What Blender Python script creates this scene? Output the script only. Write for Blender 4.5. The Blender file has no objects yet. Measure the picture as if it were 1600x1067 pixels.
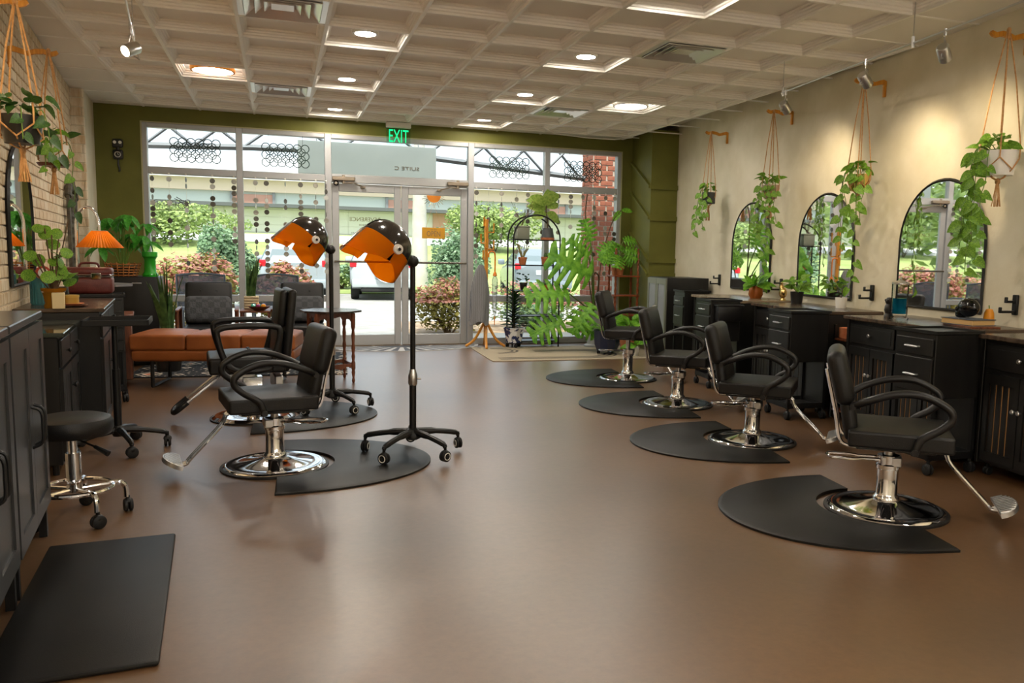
import bpy, bmesh, math, random
from mathutils import Vector, Matrix
random.seed(7)
sc = bpy.context.scene
COL = sc.collection
PI = math.pi
def R(d): return math.radians(d)

# ---------------------------------------------------------------- camera
yaw, pit, rol = .3354, .1100, .0198
fw = Vector((math.sin(yaw)*math.cos(pit), math.cos(yaw)*math.cos(pit), -math.sin(pit)))
rt = Vector((math.cos(yaw), -math.sin(yaw), 0)); up = rt.cross(fw)
r2 = math.cos(rol)*rt + math.sin(rol)*up; u2 = -math.sin(rol)*rt + math.cos(rol)*up
cd = bpy.data.cameras.new('camera'); cam = bpy.data.objects.new('camera', cd); COL.objects.link(cam)
cam.matrix_world = Matrix(((r2.x, u2.x, -fw.x, 0), (r2.y, u2.y, -fw.y, 0), (r2.z, u2.z, -fw.z, 1.25), (0, 0, 0, 1)))
cd.sensor_width = 36; cd.lens = 28.783; cd.shift_x = -.0507; cd.shift_y = .0029; cd.clip_end = 400; cd.clip_start = .05
sc.camera = cam

# ---------------------------------------------------------------- sky, sun, exposure
w = bpy.data.worlds.new('sky'); sc.world = w; w.use_nodes = True
nt = w.node_tree; nt.nodes.clear()
o = nt.nodes.new('ShaderNodeOutputWorld'); bg = nt.nodes.new('ShaderNodeBackground'); sk = nt.nodes.new('ShaderNodeTexSky')
sk.sky_type = 'NISHITA'; sk.sun_disc = False; sk.sun_elevation = R(52); sk.sun_rotation = R(200); sk.dust_density = 3.0; sk.air_density = 1.0
mx = nt.nodes.new('ShaderNodeMix'); mx.data_type = 'RGBA'; mx.inputs[0].default_value = .72
mx.inputs[7].default_value = (6.3, 6.95, 7.6, 1)
nt.links.new(sk.outputs[0], mx.inputs[6]); nt.links.new(mx.outputs[2], bg.inputs[0]); nt.links.new(bg.outputs[0], o.inputs[0])
bg.inputs[1].default_value = .19
sd = bpy.data.lights.new('sun', 'SUN'); sd.energy = 4.8; sd.angle = R(6); sd.color = (1, .95, .87)
so = bpy.data.objects.new('sun', sd); COL.objects.link(so); so.rotation_euler = (R(29), 0, R(-20)); so.location = (-4, -8, 14)
pd = bpy.data.lights.new('window_portal', 'AREA'); pd.shape = 'RECTANGLE'; pd.size = 6.1; pd.size_y = 2.62; pd.cycles.is_portal = True
po = bpy.data.objects.new('window_portal', pd); COL.objects.link(po); po.location = (1.53, 10.97, 1.31); po.rotation_euler = (R(-90), 0, 0)
vs = sc.view_settings; vs.view_transform = 'Standard'; vs.look = 'None'; vs.gamma = 1; vs.use_curve_mapping = False; vs.exposure = 0.52

# ---------------------------------------------------------------- mesh helpers
def MX(loc=(0, 0, 0), rz=0, rx=0, ry=0, s=1):
    m = Matrix.Translation(loc) @ Matrix.Rotation(rz, 4, 'Z') @ Matrix.Rotation(ry, 4, 'Y') @ Matrix.Rotation(rx, 4, 'X')
    return m @ Matrix.Scale(s, 4) if s != 1 else m
_rb = {}
class B:
    def __init__(s): s.v = []; s.f = []; s.m = []; s.c = 0
    def add(s, vs, fs, M=None):
        o = len(s.v)
        s.v += [tuple(M @ Vector(v)) for v in vs] if M is not None else [tuple(v) for v in vs]
        s.f += [tuple(i+o for i in f) for f in fs]; s.m += [s.c]*len(fs)
        return s
    def box(s, x0, x1, y0, y1, z0, z1, M=None):
        return s.add([(x0, y0, z0), (x1, y0, z0), (x1, y1, z0), (x0, y1, z0), (x0, y0, z1), (x1, y0, z1), (x1, y1, z1), (x0, y1, z1)],
                     [(0, 3, 2, 1), (4, 5, 6, 7), (0, 1, 5, 4), (1, 2, 6, 5), (2, 3, 7, 6), (3, 0, 4, 7)], M)
    def rbox(s, x0, x1, y0, y1, z0, z1, r=.01, seg=2, M=None, puff=0):
        bm = bmesh.new(); bmesh.ops.create_cube(bm, size=1)
        sx, sy, sz = x1-x0, y1-y0, z1-z0
        for v in bm.verts: v.co = Vector(((x0+x1)/2+v.co.x*sx, (y0+y1)/2+v.co.y*sy, (z0+z1)/2+v.co.z*sz))
        if puff:
            bmesh.ops.subdivide_edges(bm, edges=bm.edges[:], cuts=5, use_grid_fill=True)
            for v in bm.verts:
                a, b = 2*(v.co.x-(x0+x1)/2)/sx, 2*(v.co.y-(y0+y1)/2)/sy
                k = (1-a**4)*(1-b**4)
                if v.co.z > (z0+z1)/2: v.co.z += puff*k
        e = [e for e in bm.edges if len(e.link_faces) == 2 and e.calc_face_angle(0) > 1.0]
        bmesh.ops.bevel(bm, geom=e, offset=min(r, sx*.49, sy*.49, sz*.49), segments=seg, profile=.5, affect='EDGES', clamp_overlap=True)
        bm.verts.index_update()
        vs = [v.co.copy() for v in bm.verts]; fs = [tuple(v.index for v in f.verts) for f in bm.faces]; bm.free()
        return s.add(vs, fs, M)
    def cyl(s, p0, p1, r0, r1=None, n=12, caps=True, M=None):
        return s.tube([p0, p1], [r0, r0 if r1 is None else r1], n, caps=caps, M=M)
    def tube(s, pts, r, n=8, closed=False, caps=True, M=None):
        P = [Vector(p) for p in pts]; k = len(P)
        rs = r if isinstance(r, (list, tuple)) else [r]*k
        vs = []; fs = []
        T = []
        for i in range(k):
            a = P[i-1] if (i > 0 or closed) else P[i]; b = P[(i+1) % k] if (i < k-1 or closed) else P[i]
            t = b-a; T.append(t.normalized() if t.length > 1e-9 else Vector((0, 0, 1)))
        up = Vector((0, 0, 1)) if abs(T[0].z) < .9 else Vector((1, 0, 0))
        for i in range(k):
            up = up - T[i]*up.dot(T[i])
            if up.length < 1e-6: up = T[i].orthogonal()
            up.normalize(); sd_ = T[i].cross(up)
            for j in range(n):
                a = 2*PI*j/n; vs.append(P[i]+(up*math.cos(a)+sd_*math.sin(a))*rs[i])
        m = k if closed else k-1
        for i in range(m):
            for j in range(n):
                q = (i+1) % k
                fs.append((i*n+j, i*n+(j+1) % n, q*n+(j+1) % n, q*n+j))
        if caps and not closed:
            fs.append(tuple(range(n-1, -1, -1))); fs.append(tuple((k-1)*n+j for j in range(n)))
        return s.add(vs, fs, M)
    def lathe(s, prof, n=24, M=None, a0=0, a1=2*PI):
        full = abs(a1-a0-2*PI) < 1e-6; k = n if full else n+1
        vs = []; fs = []
        for r, z in prof:
            for j in range(k):
                a = a0+(a1-a0)*j/n; vs.append((r*math.cos(a), r*math.sin(a), z))
        for i in range(len(prof)-1):
            for j in range(n):
                q = (j+1) % k; fs.append((i*k+j, i*k+q, (i+1)*k+q, (i+1)*k+j))
        return s.add(vs, fs, M)
    def prism(s, poly, z0, z1, M=None):
        n = len(poly); vs = [(p[0], p[1], z0) for p in poly]+[(p[0], p[1], z1) for p in poly]
        fs = [tuple(range(n-1, -1, -1)), tuple(range(n, 2*n))]+[(i, (i+1) % n, n+(i+1) % n, n+i) for i in range(n)]
        return s.add(vs, fs, M)
    def sph(s, c, r, n=12, m=8, M=None):
        rx, ry, rz = r if isinstance(r, (tuple, list)) else (r, r, r)
        vs = [(c[0], c[1], c[2]-rz)]
        for i in range(1, m):
            a = -PI/2+PI*i/m
            for j in range(n):
                b = 2*PI*j/n; vs.append((c[0]+rx*math.cos(a)*math.cos(b), c[1]+ry*math.cos(a)*math.sin(b), c[2]+rz*math.sin(a)))
        vs.append((c[0], c[1], c[2]+rz)); L = len(vs)-1
        fs = [(0, 1+(j+1) % n, 1+j) for j in range(n)]
        for i in range(m-2):
            for j in range(n): fs.append((1+i*n+j, 1+i*n+(j+1) % n, 1+(i+1)*n+(j+1) % n, 1+(i+1)*n+j))
        fs += [(L, 1+(m-2)*n+j, 1+(m-2)*n+(j+1) % n) for j in range(n)]
        return s.add(vs, fs, M)
    def ring(s, c, Rr, r, n=24, m=8, M=None):
        return s.tube([(c[0]+Rr*math.cos(2*PI*i/n), c[1]+Rr*math.sin(2*PI*i/n), c[2]) for i in range(n)], r, m, closed=True, M=M)
    def mesh(s, name, mats, smooth=40):
        me = bpy.data.meshes.new(name); me.from_pydata(s.v, [], s.f)
        for m in (mats if isinstance(mats, (list, tuple)) else [mats]): me.materials.append(m)
        if any(s.m): me.polygons.foreach_set('material_index', s.m)
        if smooth:
            me.polygons.foreach_set('use_smooth', [True]*len(me.polygons)); me.update()
            me.set_sharp_from_angle(angle=R(smooth))
        me.update(); return me
    def build(s, name, mats, parent=None, smooth=40, loc=None, rz=None):
        return link(name, s.mesh(name, mats, smooth), parent, loc, rz)
def link(name, me, parent=None, loc=None, rz=None, rot=None):
    o = bpy.data.objects.new(name, me); COL.objects.link(o)
    if parent is not None: o.parent = parent
    if loc is not None: o.location = loc
    if rz is not None: o.rotation_euler = (0, 0, rz)
    if rot is not None: o.rotation_euler = rot
    return o
def tag(o, label, cat, group=None, kind=None):
    o['label'] = label; o['category'] = cat
    if group: o['group'] = group
    if kind: o['kind'] = kind
    return o
def T(name, label, cat, loc=(0, 0, 0), rz=0, group=None):
    o = bpy.data.objects.new(name, None); COL.objects.link(o); o.empty_display_size = .1
    o.location = loc; o.rotation_euler = (0, 0, rz)
    return tag(o, label, cat, group)
def S(name, b, mats, parent=None, smooth=40):
    o = b.build(name, mats, parent, smooth)
    if parent is None: o['kind'] = 'structure'
    return o
KIDS = {}
def copy_tree(o, parent=None):
    c = o.copy(); COL.objects.link(c)
    if parent is not None: c.parent = parent
    for ch in [k for k in o.children]: copy_tree(ch, c)
    return c
def arc(cx, cy, r, a0, a1, n): return [(cx+r*math.cos(a0+(a1-a0)*i/n), cy+r*math.sin(a0+(a1-a0)*i/n)) for i in range(n+1)]
def spline(pts, n=6):
    P = [Vector(p) for p in pts]; P = [P[0]*2-P[1]]+P+[P[-1]*2-P[-2]]; out = []
    for i in range(1, len(P)-2):
        for k in range(n):
            t = k/n; a, b, c, d = P[i-1:i+3]
            out.append(.5*((2*b)+(c-a)*t+(2*a-5*b+4*c-d)*t*t+(3*b-a-3*c+d)*t**3))
    out.append(P[-2]); return out

# ---------------------------------------------------------------- materials
def lin(h):
    h = h.lstrip('#'); c = [int(h[i:i+2], 16)/255 for i in (0, 2, 4)]
    return tuple((x/12.92 if x <= .04045 else ((x+.055)/1.055)**2.4) for x in c)+(1,)
def mat(name, c, rough=.5, metal=0, c2=None, scale=8, detail=4, bump=0, bscale=60, spec=.5, stretch=None, lo=.35, hi=.65, emit=0, trans=0, rvar=0, sheen=0, coat=0):
    m = bpy.data.materials.new(name); m.use_nodes = True; nt = m.node_tree; p = nt.nodes['Principled BSDF']
    c = lin(c) if isinstance(c, str) else c
    p.inputs['Base Color'].default_value = c; p.inputs['Roughness'].default_value = rough; p.inputs['Metallic'].default_value = metal
    p.inputs['Specular IOR Level'].default_value = spec
    if trans: p.inputs['Transmission Weight'].default_value = trans
    if coat: p.inputs['Coat Weight'].default_value = coat; p.inputs['Coat Roughness'].default_value = .12
    if emit: p.inputs['Emission Color'].default_value = c; p.inputs['Emission Strength'].default_value = emit
    tc = nt.nodes.new('ShaderNodeTexCoord'); mp = nt.nodes.new('ShaderNodeMapping'); nt.links.new(tc.outputs['Object'], mp.inputs[0])
    if stretch: mp.inputs['Scale'].default_value = stretch
    if c2 is not None:
        c2 = lin(c2) if isinstance(c2, str) else c2
        n = nt.nodes.new('ShaderNodeTexNoise'); n.inputs['Scale'].default_value = scale; n.inputs['Detail'].default_value = detail
        r = nt.nodes.new('ShaderNodeValToRGB'); r.color_ramp.elements[0].position = lo; r.color_ramp.elements[1].position = hi
        r.color_ramp.elements[0].color = c; r.color_ramp.elements[1].color = c2
        nt.links.new(mp.outputs[0], n.inputs['Vector']); nt.links.new(n.outputs['Fac'], r.inputs[0]); nt.links.new(r.outputs[0], p.inputs['Base Color'])
        if rvar:
            q = nt.nodes.new('ShaderNodeMapRange'); q.inputs[1].default_value = .3; q.inputs[2].default_value = .7; q.inputs[3].default_value = rough-rvar; q.inputs[4].default_value = rough+rvar
            nt.links.new(n.outputs['Fac'], q.inputs[0]); nt.links.new(q.outputs[0], p.inputs['Roughness'])
    if bump:
        n2 = nt.nodes.new('ShaderNodeTexNoise'); n2.inputs['Scale'].default_value = bscale; n2.inputs['Detail'].default_value = 3
        b = nt.nodes.new('ShaderNodeBump'); b.inputs['Strength'].default_value = bump; b.inputs['Distance'].default_value = .01
        nt.links.new(mp.outputs[0], n2.inputs['Vector']); nt.links.new(n2.outputs['Fac'], b.inputs['Height']); nt.links.new(b.outputs[0], p.inputs['Normal'])
    return m
def glassy(name, tint, gloss=.08, rough=.02, diff=None, dmix=.0):
    m = bpy.data.materials.new(name); m.use_nodes = True; nt = m.node_tree; nt.nodes.clear()
    o = nt.nodes.new('ShaderNodeOutputMaterial'); t = nt.nodes.new('ShaderNodeBsdfTransparent'); g = nt.nodes.new('ShaderNodeBsdfGlossy')
    t.inputs[0].default_value = tint; g.inputs['Roughness'].default_value = rough
    fr = nt.nodes.new('ShaderNodeLayerWeight'); fr.inputs[0].default_value = gloss
    mxs = nt.nodes.new('ShaderNodeMixShader'); nt.links.new(fr.outputs['Fresnel'], mxs.inputs[0]); nt.links.new(g.outputs[0], mxs.inputs[2])
    if diff is not None:
        d = nt.nodes.new('ShaderNodeBsdfDiffuse'); d.inputs[0].default_value = diff
        tl = nt.nodes.new('ShaderNodeBsdfTranslucent'); tl.inputs[0].default_value = diff
        a = nt.nodes.new('ShaderNodeMixShader'); a.inputs[0].default_value = .5; nt.links.new(d.outputs[0], a.inputs[1]); nt.links.new(tl.outputs[0], a.inputs[2])
        b = nt.nodes.new('ShaderNodeMixShader'); b.inputs[0].default_value = dmix; nt.links.new(t.outputs[0], b.inputs[1]); nt.links.new(a.outputs[0], b.inputs[2])
        nt.links.new(b.outputs[0], mxs.inputs[1])
    else: nt.links.new(t.outputs[0], mxs.inputs[1])
    nt.links.new(mxs.outputs[0], o.inputs[0]); return m
def leafmat(name, c, c2, scale=9, tr=.3):
    m = mat(name, c, .42, 0, c2, scale, 3, spec=.4); nt = m.node_tree; p = nt.nodes['Principled BSDF']; o = nt.nodes['Material Output']
    t = nt.nodes.new('ShaderNodeBsdfTranslucent'); mxs = nt.nodes.new('ShaderNodeMixShader'); mxs.inputs[0].default_value = tr
    src = p.inputs['Base Color'].links[0].from_socket; nt.links.new(src, t.inputs[0])
    nt.links.new(p.outputs[0], mxs.inputs[1]); nt.links.new(t.outputs[0], mxs.inputs[2]); nt.links.new(mxs.outputs[0], o.inputs[0]); return m
def emis(name, c, s):
    m = bpy.data.materials.new(name); m.use_nodes = True; nt = m.node_tree; nt.nodes.clear()
    o = nt.nodes.new('ShaderNodeOutputMaterial'); e = nt.nodes.new('ShaderNodeEmission'); e.inputs[0].default_value = c if not isinstance(c, str) else lin(c); e.inputs[1].default_value = s
    nt.links.new(e.outputs[0], o.inputs[0]); return m
K = {}
K['ceil'] = mat('ceiling_white', '#f3efe8', .6)
K['grid'] = mat('ceiling_grid', '#f2efe8', .4)
K['panel'] = mat('ceiling_panel', '#e8e4dc', .75, bump=.15, bscale=200)
K['cream'] = mat('cream_plaster', '#dcd4be', .8, 0, '#cfc6ac', 3, 6, .25, 18, .25)
K['olive'] = mat('olive_paint', '#6f6e30', .55, 0, '#66662b', 3, 4, .1, 40, .3)
K['mortar'] = mat('mortar', '#e3d8c4', .9, bump=.4, bscale=90)
K['brick'] = mat('whitewashed_brick', '#c9ad86', .85, 0, '#e2d3b9', 9, 6, .5, 70, .2, stretch=(3.0, 3.0, .6), lo=.36, hi=.6)
K['brick2'] = mat('whitewashed_brick_pale', '#d3bd9b', .85, 0, '#e8dcc6', 9, 6, .5, 70, .2, stretch=(3.0, 3.0, .6), lo=.34, hi=.58)
K['alu'] = mat('aluminium_frame', '#b0b1b2', .38, .25)
K['alud'] = mat('aluminium_closer', '#9a8d7c', .35, .6)
K['glass'] = glassy('window_glass', (.94, .97, .96, 1), .06)
K['mirror'] = mat('mirror_silver', (.93, .94, .94, 1), .015, 1)
K['blk'] = mat('black_metal', '#141414', .42, .2, spec=.5)
K['blkm'] = mat('black_matte', '#101010', .65)
K['leather'] = mat('black_leather', '#0f0e0e', .40, 0, '#151413', 12, 3, .18, 260, .42)
K['armpl'] = mat('black_plastic', '#121111', .38, bump=.05, bscale=300)
K['chrome'] = mat('chrome', (.78, .78, .8, 1), .07, 1)
K['steel'] = mat('brushed_steel', (.62, .62, .62, 1), .3, 1)
K['brass'] = mat('brass', (.62, .43, .16, 1), .25, 1)
K['cab'] = mat('black_cabinet', '#121110', .38, 0, '#1a1917', 3, 4, .06, 90, .5, stretch=(6, 6, .6))
K['cabgrey'] = mat('charcoal_cabinet', '#3d3d3d', .33, .2, spec=.6)
K['groove'] = mat('worn_wood_groove', '#b98a56', .7)
K['top'] = mat('stained_worktop', '#5a4a3c', .22, 0, '#3a2f27', 4, 5, .05, 60, .5, stretch=(1, 6, 1))
K['topw'] = mat('pale_worktop', '#8b7a63', .25, 0, '#6b5a48', 4, 5, stretch=(1, 6, 1))
K['rub'] = mat('black_rubber', '#161515', .5, bump=.12, bscale=240)
K['mat'] = mat('rubber_mat', '#100f0e', .45, 0, '#171613', 4, 5, .12, 300, .3)
K['orange'] = glassy('amber_visor', (1.0, .46, .04, 1), .08, .08, (1.0, .36, .01, 1), .55)
K['dome'] = mat('smoked_dome', '#2a2622', .15, .1, spec=.6, coat=.5)
K['gold'] = mat('yellow_paint', '#d98b12', .45)
K['goldwood'] = mat('golden_wood', '#c27c1c', .4, 0, '#d8962f', 12, 3, stretch=(6, 6, .8))
K['tan'] = mat('tan_leather', '#8a4c22', .42, 0, '#a25d2c', 5, 4, .15, 160, .45)
K['walnut'] = mat('walnut_wood', '#5a2f1a', .4, 0, '#7a452a', 10, 4, stretch=(5, 5, .7))
K['rope'] = mat('jute_rope', '#b48350', .9, 0, '#c99a66', 60, 2)
K['terra'] = mat('terracotta', '#b4633a', .8, 0, '#c47a50', 20, 3)
K['soil'] = mat('soil', '#2a1e14', .95, bump=.6, bscale=90)
K['white'] = mat('white_ceramic', '#e8e4dc', .3)
K['grey'] = mat('grey_ceramic', '#4a4c4e', .6)
K['dkpot'] = mat('black_ceramic', '#1c1a18', .35)
K['vine'] = mat('green_stem', '#5c7a2c', .6)
K['stemb'] = mat('brown_stem', '#5a4630', .8)
K['pothos'] = leafmat('pothos_leaf', '#4d7d22', '#8cb83e', 14)
K['pothosd'] = leafmat('dark_pothos_leaf', '#24401a', '#41662a', 14, .2)
K['philo'] = leafmat('philodendron_leaf', '#4c8a20', '#86c03a', 8)
K['money'] = leafmat('money_tree_leaf', '#2f7a22', '#55a636', 8)
K['fiddle'] = leafmat('fiddle_leaf', '#7a9c3c', '#a9bd5e', 8, .4)
K['snake'] = leafmat('snake_leaf', '#2c4a26', '#5b7a40', 16, .12)
K['dark'] = leafmat('dark_leaf', '#1c3818', '#33552a', 12, .15)
K['warm'] = emis('warm_lamp', (1, .80, .55, 1), 7)
K['steelvent'] = mat('polished_vent', (.86, .85, .83, 1), .28, .75)
# ---------------------------------------------------------------- the room
ZC = 2.869; YB = 10.89; YN = -3.5; TS = .607; GX = -.856; GY = 6.40
def xl(y): return -.922-.111*y
def xr(y): return 4.10+.10*y
AL = math.atan(.111); AR = -math.atan(.10)     # wall rotations about z
NL = Vector((1, .111, 0)).normalized(); NR = Vector((-1, .1, 0)).normalized()
def onR(y, z, off=0): return Vector((xr(y), y, z))+NR*off
def onL(y, z, off=0): return Vector((xl(y), y, z))+NL*off

# floor
def floor_mat():
    m = mat('stained_concrete', '#765637', .36, 0, '#583f28', .8, 6, .04, 30, .8, coat=.55, lo=.3, hi=.7); nt = m.node_tree; p = nt.nodes['Principled BSDF']
    p.inputs['Coat Roughness'].default_value = .36; tc = nt.nodes.new('ShaderNodeTexCoord')
    n = nt.nodes.new('ShaderNodeTexNoise'); n.inputs['Scale'].default_value = 26; n.inputs['Detail'].default_value = 8; n.inputs['Roughness'].default_value = .7
    nt.links.new(tc.outputs['Object'], n.inputs['Vector'])
    r = nt.nodes.new('ShaderNodeValToRGB'); r.color_ramp.elements[0].position = .3; r.color_ramp.elements[1].position = .62
    r.color_ramp.elements[0].color = (.62, .60, .58, 1); r.color_ramp.elements[1].color = (1.08, 1.06, 1.04, 1)
    nt.links.new(n.outputs['Fac'], r.inputs[0])
    x = nt.nodes.new('ShaderNodeMix'); x.data_type = 'RGBA'; x.blend_type = 'MULTIPLY'; x.inputs[0].default_value = .55
    src = p.inputs['Base Color'].links[0].from_socket
    nt.links.new(src, x.inputs[6]); nt.links.new(r.outputs[0], x.inputs[7]); nt.links.new(x.outputs[2], p.inputs['Base Color'])
    return m
K['floor'] = floor_mat()
b = B(); b.prism([(xl(YN)-.1, YN), (xr(YN)+.1, YN), (xr(YB)+.1, YB+.1), (xl(YB)-.1, YB+.1)], -.12, 0); S('floor', b, K['floor'])
# ceiling
b = B(); b.prism([(xl(YN)-.2, YN-.1), (xr(YN)+.2, YN-.1), (xr(YB)+.25, YB+.25), (xl(YB)-.25, YB+.25)], ZC+.13, ZC+.3); ceil = S('ceiling', b, K['panel'])
PR = [(0, .0), (.014, 0), (.0145, .010), (.026, .016), (.0265, .028), (.038, .034), (.0385, .046), (.050, .052), (.0505, .066)]
def coffer():
    b = B(); vs = []; fs = []
    for d, z in PR: vs += [(d, d, z), (TS-d, d, z), (TS-d, TS-d, z), (d, TS-d, z)]
    for k in range(len(PR)-1):
        for j in range(4): q = (j+1) % 4; fs.append((4*k+j, 4*(k+1)+j, 4*(k+1)+q, 4*k+q))
    L = 4*(len(PR)-1); fs.append((L+3, L+2, L+1, L))
    b.add(vs, fs); b.box(.052, TS-.052, .052, TS-.052, .0665, .08)
    return b.mesh('coffered_tile', K['ceil'], 0)
def clip(poly, f):
    out = []
    for i in range(len(poly)):
        a, c = poly[i-1], poly[i]; fa, fc = f(a), f(c)
        if fa*fc < 0: t = fa/(fa-fc); out.append((a[0]+(c[0]-a[0])*t, a[1]+(c[1]-a[1])*t))
        if fc >= 0: out.append(c)
    return out
cof = coffer(); VENTS = {(1, -1), (6, -1), (1, 4), (6, 4)}
J0 = -6
vb = B()
def vent_mesh():
    b = B(); h = TS/2
    prev = None
    for d0, z0, d1, z1 in ((.0, .0, .05, .0), (.055, -.012, .12, .035), (.125, -.006, .18, .035), (.185, -.002, .23, .03)):
        vs = []
        for d, z in ((d0, z0), (d1, z1), (d1, z1+.006), (d0, z0+.006)): vs += [(d, d, z), (TS-d, d, z), (TS-d, TS-d, z), (d, TS-d, z)]
        fs = []
        for k in range(4):
            for j in range(4): q = (j+1) % 4; k2 = (k+1) % 4; fs.append((4*k+j, 4*k2+j, 4*k2+q, 4*k+q))
        b.add(vs, fs)
    b.box(.23, TS-.23, .23, TS-.23, .005, .012); b.box(.01, TS-.01, .01, TS-.01, .06, .065)
    return b.mesh('vent', K['steelvent'], 0)
vm = vent_mesh()
VL = {(1, -1): 'polished steel ceiling air vent nearest the left wall at the top edge of the picture', (6, -1): 'polished steel square ceiling vent nearer the camera above the right-hand chairs',
      (1, 4): 'polished steel ceiling vent near the green wall on the left', (6, 4): 'polished steel ceiling vent near the green wall on the right'}
for i in range(-2, 9):
    for j in range(J0, 8):
        x0, y0 = GX+TS*i, GY+TS*j
        poly = [(x0, y0), (x0+TS, y0), (x0+TS, y0+TS), (x0, y0+TS)]
        full = all(xl(p[1])+.01 < p[0] < xr(p[1])-.01 for p in poly) and y0+TS < YB
        if full and (i, j) in VENTS:
            v = T('ceiling_vent', VL[(i, j)], 'air vent', (x0, y0, ZC), 0, 'ceiling vents'); link('diffuser', vm, v)
        elif full: link('coffered_tile', cof, ceil, (x0, y0, ZC))
        else:
            poly = clip(clip(clip(poly, lambda p: p[0]-xl(p[1])), lambda p: xr(p[1])-p[0]), lambda p: YB-p[1])
            if len(poly) > 2:
                bb = B(); bb.prism(poly, ZC+.002, ZC+.012); bb.build('border_panel', K['panel'], ceil, 0)
yj = GY+TS*J0
bb = B(); bb.prism([(xl(YN), YN), (xr(YN), YN), (xr(yj), yj), (xl(yj), yj)], ZC, ZC+.1); bb.build('near_panel', K['panel'], ceil, 0)
for i in range(-1, 10):
    x = GX+TS*i; y1 = YB; y0 = yj
    if x > xr(y0): y0 = (x-4.10)/.1
    if x < xl(y1): y1 = (x+.922)/-.111
    if x < xl(y0): pass
    bb = B(); bb.box(x-.012, x+.012, y0, y1, ZC-.005, ZC+.006); bb.build('grid_bar', K['grid'], ceil, 0)
for j in range(J0, 8):
    y = GY+TS*j; bb = B(); bb.box(xl(y), xr(y), y-.012, y+.012, ZC-.0045, ZC+.0055); bb.build('grid_bar', K['grid'], ceil, 0)

# right wall, near wall
b = B(); b.prism([(xr(YN), YN), (xr(YN)+.15, YN), (xr(YB+.1)+.15, YB+.1), (xr(YB+.1), YB+.1)], -.12, ZC+.13); S('wall_right', b, K['cream'])
b = B(); b.box(xl(YN)-.2, xr(YN)+.2, YN-.15, YN, -.12, ZC+.13); S('wall_near', b, K['cream'])
# left wall of whitewashed bricks
b = B(); b.prism([(xl(YN)-.15, YN), (xl(YN)-.008, YN), (xl(YB+.1)-.008, YB+.1), (xl(YB+.1)-.15, YB+.1)], -.12, ZC+.13); wl = S('wall_left', b, K['mortar'])
LW = 9.9; rows = 36; rh = ZC/rows; bl = .212
bmeshes = []
for k in range(6):
    q = B(); q.rbox(-.03, .004+.002*random.random(), -bl/2+.005, bl/2-.005, -rh/2+.005, rh/2-.005, .004, 1)
    bmeshes.append(q.mesh('brick', K['brick'] if k % 3 else K['brick2'], 30))
cand = []
for r in range(rows):
    z = (r+.5)*rh; y = 3.0+(bl/2 if r % 2 else 0)
    while y < LW:
        cand.append((y, z)); y += bl*math.cos(AL)
def vis(y, z):
    return y > 5.0 and z > .98 and z < 2.868
vlist = sorted([c for c in cand if vis(*c)], key=lambda c: c[0]*1.0+abs(c[1]-1.6)*.6)
big = set(vlist[:300]); stuff = B()
for (y, z) in cand:
    p = onL(y, z)
    if (y, z) in big:
        link('brick', random.choice(bmeshes), wl, p, AL)
    else:
        stuff.rbox(-.03, .004, -bl/2+.005, bl/2-.005, -rh/2+.005, rh/2-.005, .004, 1, M=MX(p, AL))
so_ = stuff.build('brickwork', K['brick'], wl, 0); so_['kind'] = 'stuff'
# brick pier at the far end of the left wall
PX0, PX1, PY0, PY1 = xl(9.95)-.02, -1.90, 9.95, YB
b = B(); b.prism([(PX0, PY0+.012), (PX1-.008, PY0+.012), (-1.985, PY1), (PX0, PY1)], -.12, ZC+.1); pier = S('pier_left', b, K['cream'])
prh = ZC/30
for r in range(30):
    wdt = PX1-PX0
    cuts = [0, .12, wdt] if r % 2 else [0, wdt]
    for a, c in zip(cuts[:-1], cuts[1:]):
        q = B(); q.rbox(PX0+a+.003, PX0+c-.003, PY0, PY0+.05, r*prh+.004, (r+1)*prh-.004, .004, 1); q.build('brick', K['brick2' if r % 3 else 'brick'], pier, 30)

# back wall, olive
WX0, WX1, WZ1 = -1.495, 4.605, 2.69; CX0 = 4.775
b = B(); b.box(xl(YB)-.05, WX0, YB, YB+.16, -.12, ZC+.1); b.box(WX1, 5.3, YB, YB+.16, -.12, ZC+.1); b.box(WX0, WX1, YB, YB+.16, WZ1, ZC+.1)
S('wall_back', b, K['olive'], smooth=0)
# trim of the window opening (pale sides)
b = B(); b.box(WX0-.012, WX0+.004, YB-.012, YB+.12, 0, WZ1+.012); b.box(WX1-.004, WX1+.012, YB-.012, YB+.12, 0, WZ1+.012); b.box(WX0, WX1, YB-.012, YB+.1, WZ1, WZ1+.012)
S('trim_1', b, mat('pale_trim', '#b9b489', .6), smooth=0)
# olive column in the right corner with raised bands and slanted battens
CF = 10.13
b = B(); b.prism([(4.72, CF), (xr(CF)+.03, CF), (xr(YB)+.03, YB), (CX0, YB)], -.12, ZC+.05); colr = S('column_right', b, K['olive'], smooth=0)
for z in (2.164, 1.749, 1.184, .986):
    q = B(); q.box(4.70, xr(CF), CF-.03, CF, z-.03, z+.03); q.build('band', K['olive'], colr, 0)
    q = B(); q.add([(4.72, CF-.01, z+.02), (4.72, CF-.01, z-.015), (CX0, YB-.02, z+.365), (CX0, YB-.02, z+.40),
                    (4.68, CF-.01, z+.02), (4.68, CF-.01, z-.015), (CX0-.04, YB-.02, z+.365), (CX0-.04, YB-.02, z+.40)],
                   [(0, 1, 2, 3), (7, 6, 5, 4), (0, 3, 7, 4), (1, 5, 6, 2), (0, 4, 5, 1), (3, 2, 6, 7)]); q.build('batten', K['olive'], colr, 0)

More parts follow.
